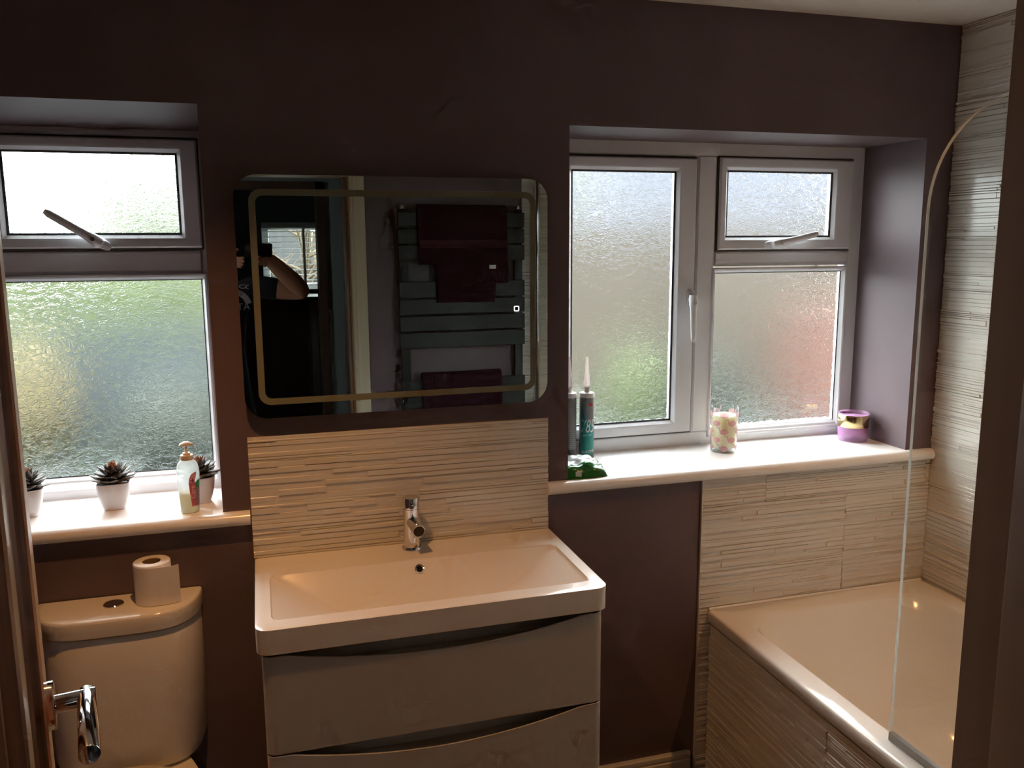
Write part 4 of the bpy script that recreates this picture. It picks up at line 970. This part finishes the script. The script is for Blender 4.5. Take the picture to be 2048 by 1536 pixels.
# ================================================================== THE GARDEN BEYOND THE FROSTED GLASS
GRASS = mat('lawn', (34, 42, 26), .9, vary=.15, vscale=3); PAVE = mat('patio_paving', (49, 54, 55), .8, vary=.06)
FENCE = mat('pale_fence', (62, 56, 46), .8, vary=.08, vscale=4); BRICKM = mat('terracotta', (88, 61, 51), .85, vary=.1, vscale=8); HEDG = mat('hedge_leaf', (50, 58, 32), .9, vary=.3, vscale=9); SHR = mat('dark_shrub_leaf', (29, 34, 26), .9, vary=.3, vscale=12)
YEL = mat('yellow_shrub_leaf', (73, 66, 42), .9, vary=.2, vscale=12); BLUE = mat('blue_grey_render', (52, 59, 59), .8)
bm = B(); box(bm, -14, 20, .36, 40, -.08, -.02); tag(M('ground_garden', bm, GRASS, smooth=False), 'lawn behind the frosted windows', None, None, 'structure')
bm = B(); box(bm, -6, 12, .4, 4.2, -.02, .0); tag(M('patio', bm, PAVE, smooth=False), 'grey paved patio outside the windows', None, None, 'structure')
def bush(name, x, yv, z, rx, ry, rz_, m, label, cat='shrub', seed=0, trunk=False):
    t = E_(name, (x, yv, 0), label=label, cat=cat); rnd = random.Random(seed)
    bm = B(); bmesh.ops.create_icosphere(bm, subdivisions=4, radius=1)
    f = [(V((rnd.gauss(0, 1), rnd.gauss(0, 1), rnd.gauss(0, 1)))*rnd.uniform(3, 9), rnd.random()*6) for _ in range(14)]
    for v in bm.verts:
        c = v.co.copy(); d = 1+.035*sum(math.sin(q.dot(c)+p) for q, p in f); v.co = V((c.x*rx*d, c.y*ry*d, z+c.z*rz_*d))
    M('foliage', bm, m, t, ang=180)
    bm = B(); tube(bm, [(0, 0, -.02), (0.02, 0, z*.5), (0, 0, z)], [.05*max(rx, .4), .04*max(rx, .4), .02], 8); M('trunk' if trunk else 'stem', bm, DARKW, t)
HG = tag(E_('garden_hedge', (-1.6, 6.6, 0)), 'green hedge blurred behind the narrow window', 'hedge')
bm = B()
for q in range(9):
    b2 = bmesh.ops.create_icosphere(bm, subdivisions=3, radius=1)['verts']; ox = -2.4+q*.6; rnd = random.Random(q)
    for v in b2: k = 1+.06*math.sin(7*v.co.x+q)+.06*math.sin(9*v.co.z+2*q); v.co = V((ox+v.co.x*.55*k, v.co.y*.4*k, .95+rnd.uniform(0, .0)+v.co.z*.78*k))
M('foliage', bm, HEDG, HG, ang=180)
bm = B(); 
for q in range(9): tube(bm, [(-2.4+q*.6, 0, -.02), (-2.4+q*.6, 0, .9)], [.04, .02], 6)
M('stem', bm, DARKW, HG)
bush('garden_shrub', -.55, 4.2, .34, .42, .35, .36, SHR, 'dark low shrub blurred behind the narrow window', seed=1)
bush('garden_shrub', -1.62, 4.6, .58, .34, .3, .42, YEL, 'yellow shrub blurred behind the narrow window', seed=2)
bm = B(); box(bm, -2.6, -.1, 5.2, 5.35, 0, .98); box(bm, -2.65, -.05, 5.16, 5.39, .98, 1.03); tag(M('garden_wall', bm, BLUE), 'blue-grey rendered garden wall behind the shrubs', 'wall')
PALET = mat('pale_tree_leaf', (89, 93, 83), .9, vary=.2, vscale=4)
bush('garden_tree', -1.15, 10.5, 1.9, 1.0, 1.0, .95, PALET, 'tree crown blurred behind the top opener', 'tree', 4, True)
# pale fence of panels, terracotta shed, shrubs beyond the wide window
FE = tag(E_('garden_fence', (2.2, 5.6, 0)), 'pale timber fence behind the wide window', 'fence')
for q in range(3):
    bm = B(); box(bm, q*1.8, q*1.8+1.74, 0, .03, .05, 1.86); M('fence_panel', bm, FENCE, FE, False)
    bm = B(); box(bm, q*1.8-.05, q*1.8+.05, -.04, .06, 0, 1.95); M('fence_post', bm, FENCE, FE, False)
SHD = tag(E_('brick_planter', (5.2, 4.3, 0)), 'terracotta brick planter blurred behind the wide window', 'planter')
bm = B(); box(bm, -.55, .6, -.3, .3, 0, 1.0); M('brickwork', bm, BRICKM, SHD, False)
bm = B(); box(bm, -.6, .65, -.35, .35, 1.0, 1.06); M('coping', bm, BRICKM, SHD, False)
bush('garden_shrub', 3.05, 4.3, .40, .30, .3, .40, HEDG, 'green shrub blurred behind the side opener', seed=5)
bush('garden_shrub', 3.85, 4.5, .36, .32, .3, .38, SHR, 'grey-green shrub beside the terracotta planter', seed=6)
bush('garden_tree', 3.6, 9.0, 2.6, .7, .8, 1.0, PALET, 'pale tree crown above the fence, behind the side opener', 'tree', 9, True)
HS = tag(E_('neighbour_house', (8.2, 14.0, 0)), 'pale neighbouring house behind the top opener of the wide window', 'house')
bm = B(); box(bm, -1.2, 6.2, 0, 5, 0, 4.0); M('walls', bm, mat('pale_render', (89, 92, 100), .8), HS, False)
bm = B(); prism(bm, [(-.3, 4.0), (5.3, 4.0), (2.5, 6.0)], lambda u, v, d: (d, u, v), -1.4, 6.4); M('roof', bm, mat('slate', (48, 49, 54), .8), HS, False)
# front garden side, behind the blind of the far room
bm = B(); box(bm, -20, 20, -40, YW-.25, -.6, -.5); tag(M('ground_front', bm, GRASS, smooth=False), 'front lawn outside the far room window', None, None, 'structure')
bush('street_tree', -.35, -11.5, 2.3, .75, .8, 1.2, YEL, 'yellow-leaved tree outside the far room window', 'tree', 11, True)
bt = tag(E_('bare_tree', (1.1, -13.5, -.5)), 'bare branched tree outside the far room window', 'tree')
rnd = random.Random(5); bm = B(); tube(bm, [(0, 0, 0), (.05, 0, 1.2), (0, 0, 2.4), (.05, 0, 3.6)], [.14, .11, .08, .03], 8); M('trunk', bm, DARKW, bt)
for k in range(46):
    z0 = rnd.uniform(.8, 3.3); a = rnd.uniform(0, 6.28); l = rnd.uniform(.7, 1.7); d = Vector((math.cos(a), math.sin(a), rnd.uniform(.2, .9))).normalized()
    p0 = Vector((.03, 0, z0)); bm = B(); tube(bm, [p0, p0+d*l*.5+Vector((0, 0, .05)), p0+d*l+Vector((0, 0, .2))], [.035, .022, .008], 5)
    for q in range(3): t0 = p0+d*l*rnd.uniform(.35, .9); tube(bm, [t0, t0+Vector((rnd.uniform(-.4, .4), rnd.uniform(-.3, .3), rnd.uniform(.05, .45)))], [.014, .005], 4)
    M('branch', bm, mat('bark', (120, 108, 92), .9) if k == 0 else bpy.data.materials['bark'], bt)
TH_ = tag(E_('added_street_house', (1.0, -26, -.5)), 'house added across the street to cover bright sky in the far room window', 'house')  # added to cover the sky and dim the view through the blind
bm = B(); box(bm, -9, 9, -6, 0, 0, 4.6); M('walls', bm, mat('street_render', (71, 72, 74), .8), TH_, False)
bm = B(); prism(bm, [(-6.3, 4.6), (.3, 4.6), (-3, 6.8)], lambda u, v, d: (d, u, v), -9.3, 9.3); M('roof', bm, mat('street_tiles', (66, 56, 52), .8), TH_, False)
for q in range(6):
    bm = B(); box(bm, -7.6+q*2.8, -6.4+q*2.8, 0, .03, 2.6, 3.8); M('window', bm, UPVC, TH_, False)
bm = B(); box(bm, -6, 8, -19, -18.6, -.5, 1.2); tag(M('street_hedge', bm, SHR), 'low clipped hedge across the street', 'hedge')  # added with the house as further cover behind the far window
bpy.context.view_layer.update()
